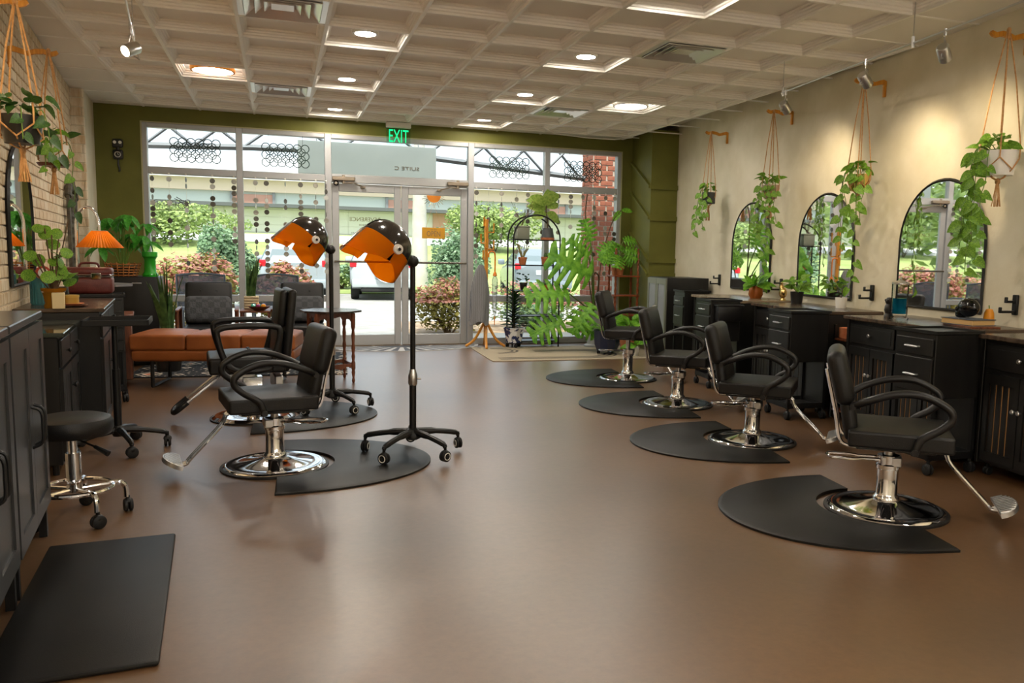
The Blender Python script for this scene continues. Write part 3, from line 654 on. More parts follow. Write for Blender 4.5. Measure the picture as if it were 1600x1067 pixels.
# ---------------------------------------------------------------- salon chairs (front faces +x)
def salon_chair(label, loc, rz, dz=0, lever=2.7, base=True):
    t = T('salon_chair', label, 'chair', loc, rz, 'black styling chairs')
    q = B(); q.lathe([(.0001, .062), (.055, .062), (.07, .056), (.12, .042), (.20, .028), (.25, .022), (.262, .025), (.275, .022), (.285, .011), (.285, .004)], 48)
    bs = q.build('base', K['chrome'], t)
    q = B(); q.lathe([(.25, 0), (.298, 0), (.298, .010), (.285, .014), (.25, .012)], 48); q.build('rubber_rim', K['rub'], bs)
    q = B(); q.lathe([(.064, .058), (.064, .072), (.056, .082), (.051, .09), (.051, .215+dz*.3), (.058, .22+dz*.3), (.058, .238+dz*.3), (.052, .245+dz*.3), (.052, .285+dz*.3), (.0001, .285+dz*.3)], 28); col = q.build('column', K['chrome'], t)
    q = B(); q.cyl((0, 0, .27), (0, 0, .345+dz), .022, n=16); q.rbox(-.035, .06, -.05, .05, .235+dz*.3, .285+dz*.3, .006, 1); q.build('piston', K['steel'], col)
    a = lever; c, s = math.cos(a), math.sin(a)
    pts = [(.05, -.035), (.14, -.030), (.17, -.05), (.285, -.05), (.295, -.03), (.295, .03), (.285, .05), (.17, .05), (.14, .03), (.05, .035)]
    q = B(); q.tube([(x*c-y*s, x*s+y*c, .265+dz*.3+.03*x) for x, y in pts], .007, 6); q.build('pump_lever', K['chrome'], col)
    z0 = .315+dz
    q = B(); q.rbox(-.20, .27, -.245, .245, z0+.044, z0+.125, .026, 4, puff=.012); q.build('seat', K['leather'], t)
    q = B(); q.rbox(-.16, .2, -.18, .18, z0+.024, z0+.05, .005, 1); q.build('seat_plate', K['blk'], t)
    # backrest, two pads leaning back
    M1 = MX((-.248, 0, z0+.365), 0, 0, R(-15)); M2 = MX((-.198, 0, z0+.165), 0, 0, R(-10))
    q = B(); q.rbox(-.045, .045, -.225, .225, -.135, .135, .042, 4, M1); q.build('backrest', K['leather'], t)
    q = B(); q.rbox(-.035, .035, -.19, .19, -.11, .10, .033, 3, M2); q.build('lumbar_pad', K['leather'], t)
    for y in (-.12, .12):
        q = B(); q.tube(spline([(-.05, y, z0+.03), (-.19, y, z0+.026), (-.238, y, z0+.06), (-.262, y, z0+.18), (-.315, y, z0+.40)], 4), .009, 6); q.build('back_bar', K['chrome'], t)
    for y in (-1, 1):
        yy = y*.262
        pts = spline([(-.185, y*.225, z0+.24), (-.12, yy, z0+.275), (.0, yy, z0+.315), (.12, yy, z0+.315), (.225, yy, z0+.265), (.245, yy, z0+.215), (.20, yy, z0+.165), (.125, yy, z0+.115), (.10, yy, z0+.06), (.095, yy*.98, z0+.035)], 5)
        q = B(); q.tube(pts, .0185, 10); q.cyl((.095, y*.235, z0+.05), (.095, y*.285, z0+.05), .016, n=12); q.cyl((-.185, y*.18, z0+.24), (-.185, y*.25, z0+.24), .016, n=12)
        q.build('armrest', K['armpl'], t)
    q = B()
    for y in (-.018, .018): q.tube(spline([(.10, y*1.2, z0+.025), (.245, y, z0+.015), (.285, y, z0-.05), (.44, y, .10), (.47, y, .066), (.52, y, .062)], 4), .010, 8)
    fr = q.build('footrest_bar', K['chrome'], t)
    q = B(); Mf = MX((.505, 0, .078), 0, 0, R(-20))
    outer = [(.085*math.cos(a_), .15*math.sin(a_)) for a_ in [R(-90+180*k/14) for k in range(15)]]
    q.prism([(-.012, -.15)]+outer+[(-.012, .15)], -.012, .010, Mf)
    for k in range(11):
        y = -.125+.025*k; w_ = .085*math.sqrt(max(0, 1-(y/.15)**2))
        q.box(-.006, w_-.006, y-.006, y+.006, .010, .016, Mf)
    q.build('foot_plate', mat('cast_aluminium', (.70, .70, .70, 1), .3, .9), fr)
    return t
salon_chair('black salon chair nearest the camera on the right, on a chrome base', (2.863, 3.249, 0), R(-38), 0, R(193))
salon_chair('black salon chair second from the camera on the right', (3.042, 4.779, 0), R(-40), -.01, R(215))
salon_chair('black salon chair third from the camera on the right', (3.17, 6.148, 0), R(-38), .0, R(215))
salon_chair('black salon chair raised high in front of the potted plants', (3.326, 7.566, 0), R(-34), .075, R(205))
salon_chair('black salon chair on the left with its foot plate toward the stool', (-.04, 4.91, 0), R(190), 0, R(150))

# dryer chair with square arms
def dryer_chair():
    t = T('salon_chair', 'black dryer chair with tall back and square looped arms', 'chair', (-.2, 6.4, 0), R(186))
    q = B(); q.lathe([(.0001, .07), (.06, .07), (.14, .048), (.23, .026), (.262, .028), (.285, .01), (.285, .004)], 48); bs = q.build('base', K['chrome'], t)
    q = B(); q.lathe([(.25, 0), (.298, 0), (.298, .010), (.25, .012)], 48); q.build('rubber_rim', K['rub'], bs)
    q = B(); q.lathe([(.055, .066), (.05, .1), (.05, .25), (.0001, .25)], 24); q.rbox(-.07, .07, -.05, .05, .24, .31, .005, 1); q.build('column', K['chrome'], t)
    q = B(); q.rbox(-.02, .2, -.03, .03, .29, .33, .005, 1); q.rbox(-.20, -.14, -.18, .18, .22, .33, .008, 1); q.build('mount', K['steel'], t)
    q = B(); q.rbox(-.21, .30, -.25, .25, .36, .48, .05, 4, puff=.025); st = q.build('seat', K['leather'], t)
    q = B(); q.cyl((.02, 0, .508), (.02, 0, .516), .012, n=12); q.cyl((.02, .12, .504), (.02, .12, .512), .012, n=12); q.cyl((.02, -.12, .504), (.02, -.12, .512), .012, n=12); q.build('button', K['leather'], st)
    M1 = MX((-.24, 0, .66), 0, 0, R(-6))
    q = B(); q.rbox(-.03, .03, -.24, .24, -.30, .30, .028, 3, M1); q.build('backrest', K['leather'], t)
    q = B(); q.rbox(.03, .085, -.22, .22, .02, .29, .026, 3, M1); q.rbox(.03, .08, -.22, .22, -.28, .0, .026, 3, M1); q.build('back_cushion', K['leather'], t)
    for s in (-1, 1):
        y = s*.285
        pts = spline([(-.10, y, .40), (-.135, y, .50), (-.17, y, .66), (-.12, y, .70), (.10, y, .705), (.22, y, .69), (.245, y, .64), (.20, y, .47), (.13, y, .40), (.0, y, .385), (-.10, y, .40)], 4)
        q = B(); q.tube(pts[:-1], .022, 10, closed=True); q.build('armrest', K['armpl'], t)
    q = B()
    for y in (-.10, .10): q.tube([(.12, y*.6, .345), (.22, y, .335), (.50, y, .105)], .010, 8)
    fr = q.build('footrest_bar', K['steel'], t)
    q = B(); q.tube(spline([(.44, -.10, .155), (.50, -.10, .105), (.53, -.06, .08), (.53, .06, .08), (.50, .10, .105), (.44, .10, .155)], 4), .019, 10); q.build('foot_grip', K['rub'], fr)
    return t
dryer_chair()

# ---------------------------------------------------------------- floor mats
def half_mat(label, loc, rz, d=.83, hw=.61):
    out = [(-d*math.cos(a)**.9, hw*math.sin(a)) for a in [R(-90+180*k/36) for k in range(37)]]
    out[0] = (0, -hw); out[-1] = (0, hw)
    inner = [(-.312*math.cos(a), .312*math.sin(a)) for a in [R(90-180*k/20) for k in range(21)]]
    pl = out+inner; q = B(); q.prism(pl, 0, .010); sm = []
    n = len(pl)
    # bevelled top edge
    cx = -.4
    vs = [(p[0], p[1], .010) for p in pl]+[(p[0]+(.02 if k < 37 else 0)*(1 if p[0] < cx else .5)*(1 if p[0] < -.02 else -1), p[1]*(.97 if k < 37 else 1), .018) for k, p in enumerate(pl)]
    q.add(vs, [tuple(range(n, 2*n))]+[(i, (i+1) % n, n+(i+1) % n, n+i) for i in range(n)])
    o = q.build('chair_mat', K['mat'], None, 30, loc, rz); tag(o, label, 'floor mat', 'half round chair mats')
half_mat('black half-round rubber mat under the right chair nearest the camera', (2.85, 3.27, 0), R(-8))
half_mat('black half-round rubber mat under the second right chair', (3.03, 4.79, 0), R(-8))
half_mat('black half-round rubber mat under the third right chair', (3.165, 6.17, 0), R(-8))
half_mat('black half-round rubber mat under the raised far right chair', (3.335, 7.6, 0), R(-8))
half_mat('black half-round rubber mat behind the left salon chair and under the nearer hood dryer', (-.02, 4.91, 0), R(178), .87)
half_mat('black half-round rubber mat behind the dryer chair and under the farther hood dryer', (-.18, 6.4, 0), R(178), .88)
q = B(); q.rbox(-.235, .235, -.6, .6, 0, .02, .012, 2); o = q.build('floor_mat', K['mat'], None, 40, (-.635, 3.17, 0), R(4)); tag(o, 'black rectangular anti-fatigue mat beside the left cabinets', 'floor mat')

# ---------------------------------------------------------------- casters, hood dryers, stool, tray stand
def caster(t, x, y, r=.028, ring=True, ztop=.075, rz=0):
    q = B()
    for s in (-.011, .011):
        q.lathe([(.0001, -.009), (r*.8, -.009), (r, -.005), (r, .005), (r*.8, .009), (.0001, .009)], 18, MX((x+s*math.cos(rz), y+s*math.sin(rz), r), rz, 0, PI/2))
    c = q.build('caster', K['blkm'], t)
    q = B(); q.tube([(x, y, r*1.3), (x, y, ztop)], .009, 8); q.sph((x, y, r*1.5), (r*.75, r*.75, r*.7), 10, 6); q.build('stem', K['blk'], c)
    if ring:
        q = B()
        for s in (-.021, .021): q.ring((0, 0, 0), r*.62, .0028, 18, 5, MX((x+s*math.cos(rz), y+s*math.sin(rz), r), rz, 0, PI/2))
        q.build('rim', K['white'], c)
def star_base(t, n, rad, a0, z=.10, thick=.017, mat_=None, ring=True):
    for k in range(n):
        a = a0+2*PI*k/n; x, y = rad*math.cos(a), rad*math.sin(a)
        q = B(); q.tube(spline([(.02*math.cos(a), .02*math.sin(a), z+.02), (x*.5, y*.5, z+.01), (x*.93, y*.93, z-.012), (x, y, z-.03)], 4), [thick*1.3]*4+[thick]*5+[thick*.8]*4, 8); q.build('leg', mat_ or K['blk'], t)
        caster(t, x, y, .033, ring, z-.01, a)
def hood_dryer(label, loc, rz, ph, a0):
    t = T('hood_dryer', label, 'hair dryer', loc, 0, 'hood dryers on wheeled stands')
    star_base(t, 5, .30, a0, .115)
    q = B(); q.lathe([(.0001, .155), (.035, .15), (.055, .125), (.055, .10), (.03, .085), (.0001, .085)], 18); q.build('hub', K['blk'], t)
    q = B(); q.cyl((0, 0, .13), (0, 0, .47), .021, n=14); q.cyl((0, 0, .45), (0, 0, ph), .016, n=14); pole = q.build('pole', K['blk'], t)
    q = B(); q.lathe([(.022, .42), (.028, .43), (.028, .48), (.022, .5), (.018, .52)], 16); q.cyl((.0, 0, .46), (.05, 0, .46), .006, n=8); q.build('collar', K['steel'], pole)
    # head frame: u = facing direction in plan, w = up
    a = rz; U = Vector((math.cos(a), math.sin(a), 0)); V = Vector((-math.sin(a), math.cos(a), 0)); Wz = Vector((0, 0, 1))
    def D(deg): return U*math.cos(R(deg))+Wz*math.sin(R(deg))
    P = Vector((0, 0, ph+.075))+U*.20
    q = B(); q.tube([Vector((0, 0, ph-.01))-U*.012, P-U*.12-Wz*.02], .03, 12); q.sph((0, 0, ph+.005), .036, 14, 8); q.build('pivot_arm', K['blk'], t)
    ax = D(124)                     # dome crown direction (up and back)
    e1 = ax; e2 = D(34)             # rim runs front (38 deg) to back (218 deg)
    # dome: hemisphere whose opening faces down-front
    q = B(); vs = []; fs = []; n, m = 28, 10; r = .168
    for i in range(m+1):
        th = PI/2*i/m
        for j in range(n):
            ph_ = 2*PI*j/n; d = (e2*math.cos(ph_)*1.0+V*math.sin(ph_)*.92)*math.cos(th)+e1*math.sin(th)*1.0
            vs.append(P+d*r)
    for i in range(m):
        for j in range(n): fs.append((i*n+j, i*n+(j+1) % n, (i+1)*n+(j+1) % n, (i+1)*n+j))
    k0 = len(vs); vs += [P+(v-P)*.96 for v in vs]; fs += [tuple(k0+x for x in reversed(f)) for f in fs]
    fs += [(j, k0+j, k0+(j+1) % n, (j+1) % n) for j in range(n)]
    q.add(vs, fs); dome = q.build('dome', K['dome'], t, 60)
    q = B(); q.tube([P+(e1*math.cos(x)+e2*math.sin(x))*(r+.002) for x in [R(-70+140*k/14) for k in range(15)]], .003, 6); q.build('seam', K['blk'], dome)
    # vents at the back
    def shell(name, d0, sweep, L, rr, taper, nn=22, half=1.0):
        q = B(); vs = []; fs = []; m = 5
        for i in range(m+1):
            s = i/m
            for j in range(nn+1):
                th = -PI/2*half+PI*half*j/nn
                p = P+(d0*math.cos(th)+V*math.sin(th)*.98)*(rr*(1+taper*s))+sweep*(L*s*(1-.42*abs(math.sin(th))**7))
                vs.append(p)
        k0 = len(vs); c0 = sum(vs, Vector())/len(vs)
        for i in range(m):
            for j in range(nn): a_ = i*(nn+1)+j; fs.append((a_, a_+1, a_+nn+2, a_+nn+1))
        vs2 = []
        for i in range(m+1):
            for j in range(nn+1):
                th = -PI/2*half+PI*half*j/nn; vs2.append(vs[i*(nn+1)+j]-(d0*math.cos(th)+V*math.sin(th))*.003)
        fs += [tuple(k0+x for x in reversed(f)) for f in fs]
        vs += vs2
        edge = [j for j in range(nn+1)]; last = [m*(nn+1)+j for j in range(nn+1)]
        for E_ in (edge, last):
            for x, y in zip(E_[:-1], E_[1:]): fs.append((x, k0+x, k0+y, y))
        q.add(vs, fs); return q.build(name, K['orange'], t, 60)
    shell('front_visor', D(46), D(-38), .165, .172, -.02)
    shell('neck_shield', D(212), D(-58), .14, .160, -.06)
    for s in (-1, 1):
        q = B(); q.lathe([(.0001, .016), (.012, .016), (.014, .010), (.028, .008), (.030, -.004), (.0001, -.004)], 20, Matrix.Translation(P+V*s*.170) @ (V*s).to_track_quat('Z', 'Y').to_matrix().to_4x4()); kn = q.build('hinge_knob', K['white'], t)
        q = B(); q.lathe([(.0001, .019), (.009, .019), (.010, .014)], 14, Matrix.Translation(P+V*s*.170) @ (V*s).to_track_quat('Z', 'Y').to_matrix().to_4x4()); q.build('screw', K['blk'], kn)
    return t
hood_dryer('hood dryer with amber visor nearer the camera, on a wheeled stand', (.757, 4.95, .018), R(203), 1.165, R(-60))
hood_dryer('hood dryer with amber visor farther from the camera, behind the left salon chair', (.375, 6.52, .018), R(203), 1.225, R(-62))

def stool():
    t = T('rolling_stool', 'round black leather stool on a chrome wheeled base by the left cabinets', 'stool', (-.90, 4.17, 0))
    q = B(); q.lathe([(.0001, .475), (.13, .478), (.158, .468), (.168, .45), (.168, .415), (.158, .395), (.0001, .395)], 36); q.build('seat', K['leather'], t)
    q = B(); q.lathe([(.0001, .395), (.09, .395), (.09, .385), (.0001, .38)], 20); q.build('seat_plate', K['blk'], t)
    q = B(); q.cyl((0, 0, .30), (0, 0, .39), .018, n=14); q.cyl((0, 0, .13), (0, 0, .31), .032, n=20); q.build('gas_lift', K['chrome'], t)
    q = B(); q.tube([(.02, -.02, .375), (.10, -.06, .345)], .005, 6); q.tube([(.10, -.06, .345), (.16, -.09, .315)], [.008, .014], 8); q.build('height_lever', K['blk'], t)
    q = B(); q.ring((0, 0, .145), .155, .0105, 40, 8)
    for k in range(5): a = 2*PI*k/5+.3; q.tube([(.02*math.cos(a), .02*math.sin(a), .14), (.155*math.cos(a), .155*math.sin(a), .145)], .010, 8)
    q.build('foot_ring', K['chrome'], t)
    for k in range(5):
        a = 2*PI*k/5+.3; c, s = math.cos(a), math.sin(a)
        q = B(); q.tube(spline([(.14*c, .14*s, .148), (.185*c, .185*s, .145), (.205*c, .205*s, .12), (.208*c, .208*s, .07)], 4), .012, 8); q.build('leg', K['chrome'], t)
        caster(t, .215*c, .215*s, .03, False, .075, a)
stool()
def tray():
    t = T('tray_stand', 'black rolling tray stand on a five wheeled base', 'trolley', (-.95, 5.56, 0), R(4))
    star_base(t, 5, .27, R(-70), .105, .016, None, False)
    q = B(); q.lathe([(.0001, .16), (.028, .15), (.045, .12), (.03, .085), (.0001, .085)], 16); q.build('hub', K['blk'], t)
    q = B(); q.cyl((0, 0, .13), (0, 0, .50), .022, n=14); q.cyl((0, 0, .48), (0, 0, .775), .016, n=14); q.build('pole', K['blk'], t)
    q = B(); q.rbox(-.155, .20, -.17, .17, .775, .785, .003, 1)
    for a in ((-.155, -.145, -.17, .17), (.19, .20, -.17, .17), (-.155, .20, -.17, -.16), (-.155, .20, .16, .17)): q.box(a[0], a[1], a[2], a[3], .78, .81)
    q.build('tray', K['blk'], t, 30)
tray()
# ---------------------------------------------------------------- right wall: counters, trolleys, mirrors
RZ = math.atan2(.1, -1)          # local +x points from the right wall into the room, local +y toward the camera
CT = .835
def knob(t, x, y, z, m=None):
    q = B(); q.lathe([(.0001, .026), (.010, .026), (.014, .020), (.010, .012), (.005, .008), (.005, 0)], 12, MX((x, y, z), 0, 0, PI/2)); return q.build('knob', m or K['steel'], t)
def counter(label, y1, w_=1.18, groove=True, depth=.6, top=K['top'], ncol=2):
    t = T('buffet_cabinet', label, 'cabinet', onR(y1-w_/2, 0), RZ, 'black buffet counters'); h = w_/2
    q = B(); q.box(.015, depth-.05, -h+.02, h-.02, .085, CT-.03)
    q.rbox(.01, depth-.035, -h+.005, -h+.03, .07, CT-.028, .003, 1); q.rbox(.01, depth-.035, h-.03, h-.005, .07, CT-.028, .003, 1)
    q.box(.03, depth-.07, -h+.03, h-.03, .07, .09); q.build('body', K['cab'], t, 30)
    q = B(); q.rbox(.004, depth, -h, h, CT-.028, CT, .005, 1); q.build('worktop', top, t, 30)
    cw = (w_-.07)/ncol
    for c in range(ncol):
        a = -h+.035+c*cw+.012; e = a+cw-.024; x0 = depth-.052
        q = B(); q.rbox(x0, x0+.018, a, e, CT-.20, CT-.055, .004, 1); d = q.build('drawer', K['cab'], t, 30)
        q = B(); q.box(x0+.018, x0+.021, a+.03, e-.03, CT-.175, CT-.08); q.build('panel', K['cab'], d, 0)
        knob(d, x0+.02, (a+e)/2, CT-.128)
        m_ = (a+e)/2
        for (da, de, ks) in ((a, m_-.003, 1), (m_+.003, e, -1)):
            q = B(); x1 = x0+.018
            for (u0, u1, z0, z1) in ((da, da+.035, .10, CT-.225), (de-.035, de, .10, CT-.225), (da+.035, de-.035, .10, .15), (da+.035, de-.035, CT-.285, CT-.225)): q.box(x0, x1, u0, u1, z0, z1)
            dd = q.build('door', K['cab'], t, 30)
            q = B(); q.box(x0, x0+.004, da+.035, de-.035, .15, CT-.285); q.build('backing', K['groove'] if groove else K['cab'], dd, 0)
            ns = 4; sw = (de-da-.07)/ns
            for s in range(ns):
                q = B(); q.rbox(x0+.003, x0+.010, da+.035+s*sw+(.0055 if groove else .0025), da+.035+(s+1)*sw-(.0055 if groove else .0025), .15, CT-.285, .002, 1); q.build('slat', K['cab'], dd, 0)
            knob(dd, x1, de-.018 if ks > 0 else da+.018, .42)
    for u in (-h+.06, h-.06):
        for x in (.08, depth-.09): caster(t, x, u, .024, False, .075, PI/2)
    return t
counter('black buffet counter at the right edge of the picture', 3.67, 1.18)
counter('black buffet counter with the blue jar on top', 5.07)
counter('black buffet counter with the gold bird and white pot on top', 6.60, groove=False)
counter('black buffet counter farthest from the camera, with the copper pot', 8.06, groove=False, top=K['topw'])

def trolley(label, loc, rz, w_=.33, d_=.33, top=.85, bin_=False, low=.45, m=None, grp='black drawer trolleys', hm=None, drawers=((.70, .80), (.48, .685))):
    # front faces local -x ; local y across
    m = m or K['cab']; t = T('drawer_trolley', label, 'trolley', loc, rz, grp); a, c = w_/2, d_/2
    q = B(); q.rbox(-c, c, -a, a, low, top-.02, .004, 1); q.build('body', m, t, 30)
    q = B(); q.rbox(-c-.012, c+.012, -a-.012, a+.012, top-.022, top-.012, .003, 1)
    for x0, x1, y0, y1 in ((-c-.012, -c-.002, -a-.012, a+.012), (c+.002, c+.012, -a-.012, a+.012), (-c, c, -a-.012, -a-.002), (-c, c, a+.002, a+.012)): q.box(x0, x1, y0, y1, top-.014, top)
    q.build('top_tray', K['blk'], t, 30)
    for z0, z1 in drawers:
        q = B(); q.rbox(-c-.014, -c-.001, -a+.012, a-.012, z0, z1, .004, 1); dr = q.build('drawer', m, t, 30)
        q = B(); zz = (z0+z1)/2; q.tube([(-c-.012, -.05, zz), (-c-.034, -.05, zz), (-c-.034, .05, zz), (-c-.012, .05, zz)], .005, 8); q.rbox(-c-.038, -c-.030, -.035, .035, zz-.007, zz+.007, .004, 1); q.build('handle', hm or K['steel'], dr)
    for x in (-c+.012, c-.012):
        for y in (-a+.012, a-.012):
            q = B(); q.box(x-.012, x+.012, y-.012, y+.012, .085, low+.01); q.build('leg', K['blk'], t, 0); caster(t, x, y, .032, False, .09, rz)
    q = B(); q.box(-c, c, -a, a, .088, .10)
    for x0, x1, y0, y1 in ((-c, -c+.01, -a, a), (c-.01, c, -a, a), (-c, c, -a, -a+.01), (-c, c, a-.01, a)): q.box(x0, x1, y0, y1, .095, .13)
    q.build('bottom_tray', K['blk'], t, 0)
    q = B(); q.box(c-.006, c, -a+.012, a-.012, .13, low); q.build('back_panel', K['cab'], t, 0)
    if bin_:
        q = B(); q.rbox(-c+.03, c-.02, -a-.10, -a-.012, top-.20, top-.05, .012, 2); q.build('tool_bin', K['armpl'], t)
        q = B(); q.rbox(-c+.02, c-.01, -a-.11, -a-.008, top-.06, top-.045, .004, 1); q.build('bin_rim', K['armpl'], t)
    return t
trolley('black drawer trolley in front of the counter with the blue jar', (3.735, 3.885, 0), R(-1), top=.85)
trolley('black drawer trolley in front of the counter with the white pot', (3.885, 5.50, 0), R(-4), top=.85)
trolley('black drawer trolley with a side bin, by the copper pot counter', (4.02, 7.0, 0), R(-6), w_=.34, d_=.30, top=.85, bin_=True)
trolley('black drawer trolley beside the grey metal cabinet', (4.45, 8.36, 0), R(-6), w_=.32, d_=.30, top=.87)
# crate shelf between counters
t = T('bottle_rack', 'narrow dark rack between two right-hand counters', 'rack', onR(5.24, 0, .3), RZ)
for z in (.06, .34, .62):
    q = B(); q.rbox(-.2, .2, -.10, .10, z, z+.015, .003, 1); q.build('shelf', K['walnut'], t)
for x in (-.19, .19):
    for y in (-.09, .09): q = B(); q.box(x-.01, x+.01, y-.01, y+.01, 0, .74); q.build('post', K['cab'], t, 0)
q = B(); q.rbox(.0, .17, -.08, .08, .635, .72, .004, 1); o = q.build('wooden_box', K['terra'], None, 40, onR(5.24, 0, .3), RZ); tag(o, 'small reddish box on the dark rack between counters', 'box')

# grey metal cabinet in the corner
t = T('metal_cabinet', 'grey metal two-door cabinet beside the olive column', 'cabinet', onR(9.13, 0, .62), RZ)
gm = mat('grey_green_metal', '#7d8072', .4, .3); gl = mat('frosted_grey', '#83868c', .35)
q = B(); q.rbox(-.55, -.02, -.33, .33, .08, .99, .004, 1); q.build('body', K['cab'], t, 30)
for y in (-.165, .165):
    q = B()
    for u0, u1, z0, z1 in ((-.16, -.115, .1, .98), (.115, .16, .1, .98), (-.115, .115, .1, .17), (-.115, .115, .91, .98)): q.box(-.02, .0, y+u0, y+u1, z0, z1)
    d = q.build('door', gm, t, 0); q = B(); q.box(-.016, -.008, y-.115, y+.115, .17, .91); q.build('pane', gl, d, 0)
    s = -1 if y > 0 else 1; u = y+s*.14
    q = B(); q.tube(spline([(0, u, .50), (.035, u, .52), (.035, u, .62), (0, u, .64)], 4), .006, 8); q.build('handle', K['steel'], d)
for x in (-.52, -.05):
    for y in (-.3, .3): q = B(); q.cyl((x, y, 0), (x, y, .085), .015, n=8); q.build('foot', K['blk'], t)

# arched mirrors
def arch_poly(w_, z0, z1, n=24):
    r = w_/2; return [(-r, z0), (r, z0)]+[(r*math.cos(a), z1-r+r*math.sin(a)) for a in [PI*k/n for k in range(n+1)]]
def mirror(label, p, rz, w_=.92, z0=.905, z1=1.838):
    # local x out of the wall
    t = T('arched_mirror', label, 'mirror', p, rz, 'arched wall mirrors')
    M_ = Matrix(((0, 0, 1, 0), (1, 0, 0, 0), (0, 1, 0, 0), (0, 0, 0, 1)))
    q = B(); q.prism(arch_poly(w_-.02, z0+.01, z1-.01), .006, .016, M_); q.build('mirror_glass', K['mirror'], t, 0)
    pts = arch_poly(w_, z0, z1); q = B(); q.tube([(.012, a, z) for a, z in pts], .013, 4, closed=True); q.build('frame', K['blk'], t, 0)
mirror('arched black framed mirror on the right wall nearest the camera', onR(4.80, 0), RZ)
mirror('arched black framed mirror in the middle of the right wall', onR(6.35, 0), RZ)
mirror('arched black framed mirror on the right wall farthest from the camera', onR(7.84, 0), RZ)

# tool hooks
def hooks(label, y):
    t = T('tool_holder', label, 'wall hook', onR(y, .98), RZ, 'black wall tool holders')
    q = B(); q.rbox(0, .022, -.02, .02, -.065, .065, .004, 1); q.build('plate', K['blk'], t)
    for z, l in ((.02, .06), (-.045, .10)):
        q = B(); q.rbox(.02, l+.03, -.012, .012, z-.008, z+.008, .003, 1); q.rbox(l+.018, l+.03, -.012, .012, z-.008, z+.03, .003, 1); q.build('hook', K['blk'], t)
for y, l in ((8.63, 'black wall tool holder beside the grey metal cabinet'), (7.13, 'black wall tool holder above the gold bird'), (5.59, 'black wall tool holder left of the nearest mirror'), (4.04, 'black wall tool holder right of the nearest mirror')): hooks(l, y)

# wooden plant brackets
def bracket(label, p, rz):
    t = T('plant_bracket', label, 'bracket', p, rz, 'golden wooden plant brackets')
    q = B(); q.rbox(0, .022, -.014, .014, -.07, .055, .005, 1); q.build('back_plate', K['goldwood'], t)
    pts = [(.0, .055), (.0, .015), (.03, .030), (.07, .022), (.11, .012), (.15, .026), (.20, .032), (.24, .020), (.27, .030), (.285, .045), (.275, .062), (.245, .052), (.20, .064), (.15, .058), (.11, .042), (.07, .055), (.03, .066)]
    q = B(); q.prism([(x, z) for x, z in pts], -.011, .011, Matrix(((1, 0, 0, 0), (0, 0, 1, 0), (0, 1, 0, 0), (0, 0, 0, 1)))); q.build('arm', K['goldwood'], t, 30)
RB = (8.57, 7.075, 5.588, 4.12)
for y, l in zip(RB, ('farthest from the camera', 'second from the far end', 'above the middle mirror', 'at the right edge of the picture')): bracket('golden wooden plant bracket on the right wall, '+l, onR(y, 2.63), RZ)
LZ = AL
for y, l in ((6.28, 'golden wooden plant bracket on the left brick wall'), (5.05, 'golden wooden plant bracket on the left brick wall at the picture edge')): bracket(l, onL(y, 2.44), LZ)

# ---------------------------------------------------------------- things on the right counters
blue = glassy('blue_liquid', (.05, .45, .62, 1), .05, .02, (.02, .28, .42, 1), .35); clear = glassy('clear_jar', (.93, .95, .95, 1), .1)
t = T('disinfectant_jar', 'tall glass disinfectant jar half full of blue liquid', 'jar', (4.15, 4.70, CT))
q = B(); q.lathe([(.062, 0), (.066, .01), (.052, .02), (.052, .03), (.056, .035), (.056, .25), (.052, .25), (.052, .04), (.0001, .04)], 28); q.build('jar', clear, t)
q = B(); q.lathe([(.0001, .042), (.051, .042), (.051, .15), (.0001, .15)], 28); q.build('liquid', blue, t)
q = B(); q.lathe([(.058, .25), (.058, .262), (.02, .275), (.006, .28), (.006, .30), (.0001, .302)], 24); q.build('lid', K['steel'], t)
t = T('figurine', 'small black owl-like figurine beside the blue jar', 'figurine', (4.20, 4.86, CT))
q = B(); q.lathe([(.0001, .15), (.016, .147), (.028, .13), (.03, .115), (.022, .10), (.030, .085), (.034, .055), (.026, .03), (.034, .012), (.034, 0), (.0001, 0)], 20); q.build('body', K['dkpot'], t)
for s in (-1, 1): q = B(); q.sph((-.024, s*.012, .128), .008, 8, 6); q.build('eye', K['dkpot'], t)
t = T('book', 'pale tan book lying under the black skull', 'book', (4.22, 4.15, CT+.012), RZ+.1)
q = B(); q.rbox(-.09, .09, -.13, .13, .004, .036, .002, 1); q.build('pages', mat('aged_pages', '#c9a46a', .8), t, 0)
q = B(); q.rbox(-.095, .095, -.135, .135, 0, .004, .001, 1); q.rbox(-.095, .095, -.135, .135, .036, .041, .001, 1); q.build('cover', mat('blue_grey_cover', '#4e545c', .6), t, 0)
t = T('book', 'dark flat book underneath the tan book', 'book', (4.22, 4.12, CT), RZ-.15)
q = B(); q.rbox(-.10, .10, -.16, .16, 0, .012, .002, 1); q.build('cover', K['walnut'], t, 0)
t = T('skull_ornament', 'glossy black skull ornament on a book', 'ornament', (4.23, 4.17, CT+.0535), RZ)
gs = mat('glossy_black', '#0c0c0c', .12)
q = B(); q.sph((0, .01, .068), (.055, .082, .062), 20, 14); q.rbox(-.035, .035, -.08, -.02, .0, .055, .018, 3); q.build('cranium', gs, t)
for s in (-1, 1): q = B(); q.sph((s*.028, -.062, .055), (.016, .012, .016), 10, 8); q.build('eye_socket', K['blkm'], t)
t = T('orange_ornament', 'small orange ornament behind the black skull', 'ornament', (4.32, 4.08, CT), RZ)
q = B(); q.lathe([(.0001, 0), (.03, 0), (.034, .03), (.03, .09), (.02, .115), (.0001, .12)], 18); q.build('body', K['gold'], t)
q = B(); q.tube([(0, 0, .115), (.004, 0, .14)], .004, 6); q.build('stem', K['vine'], t)
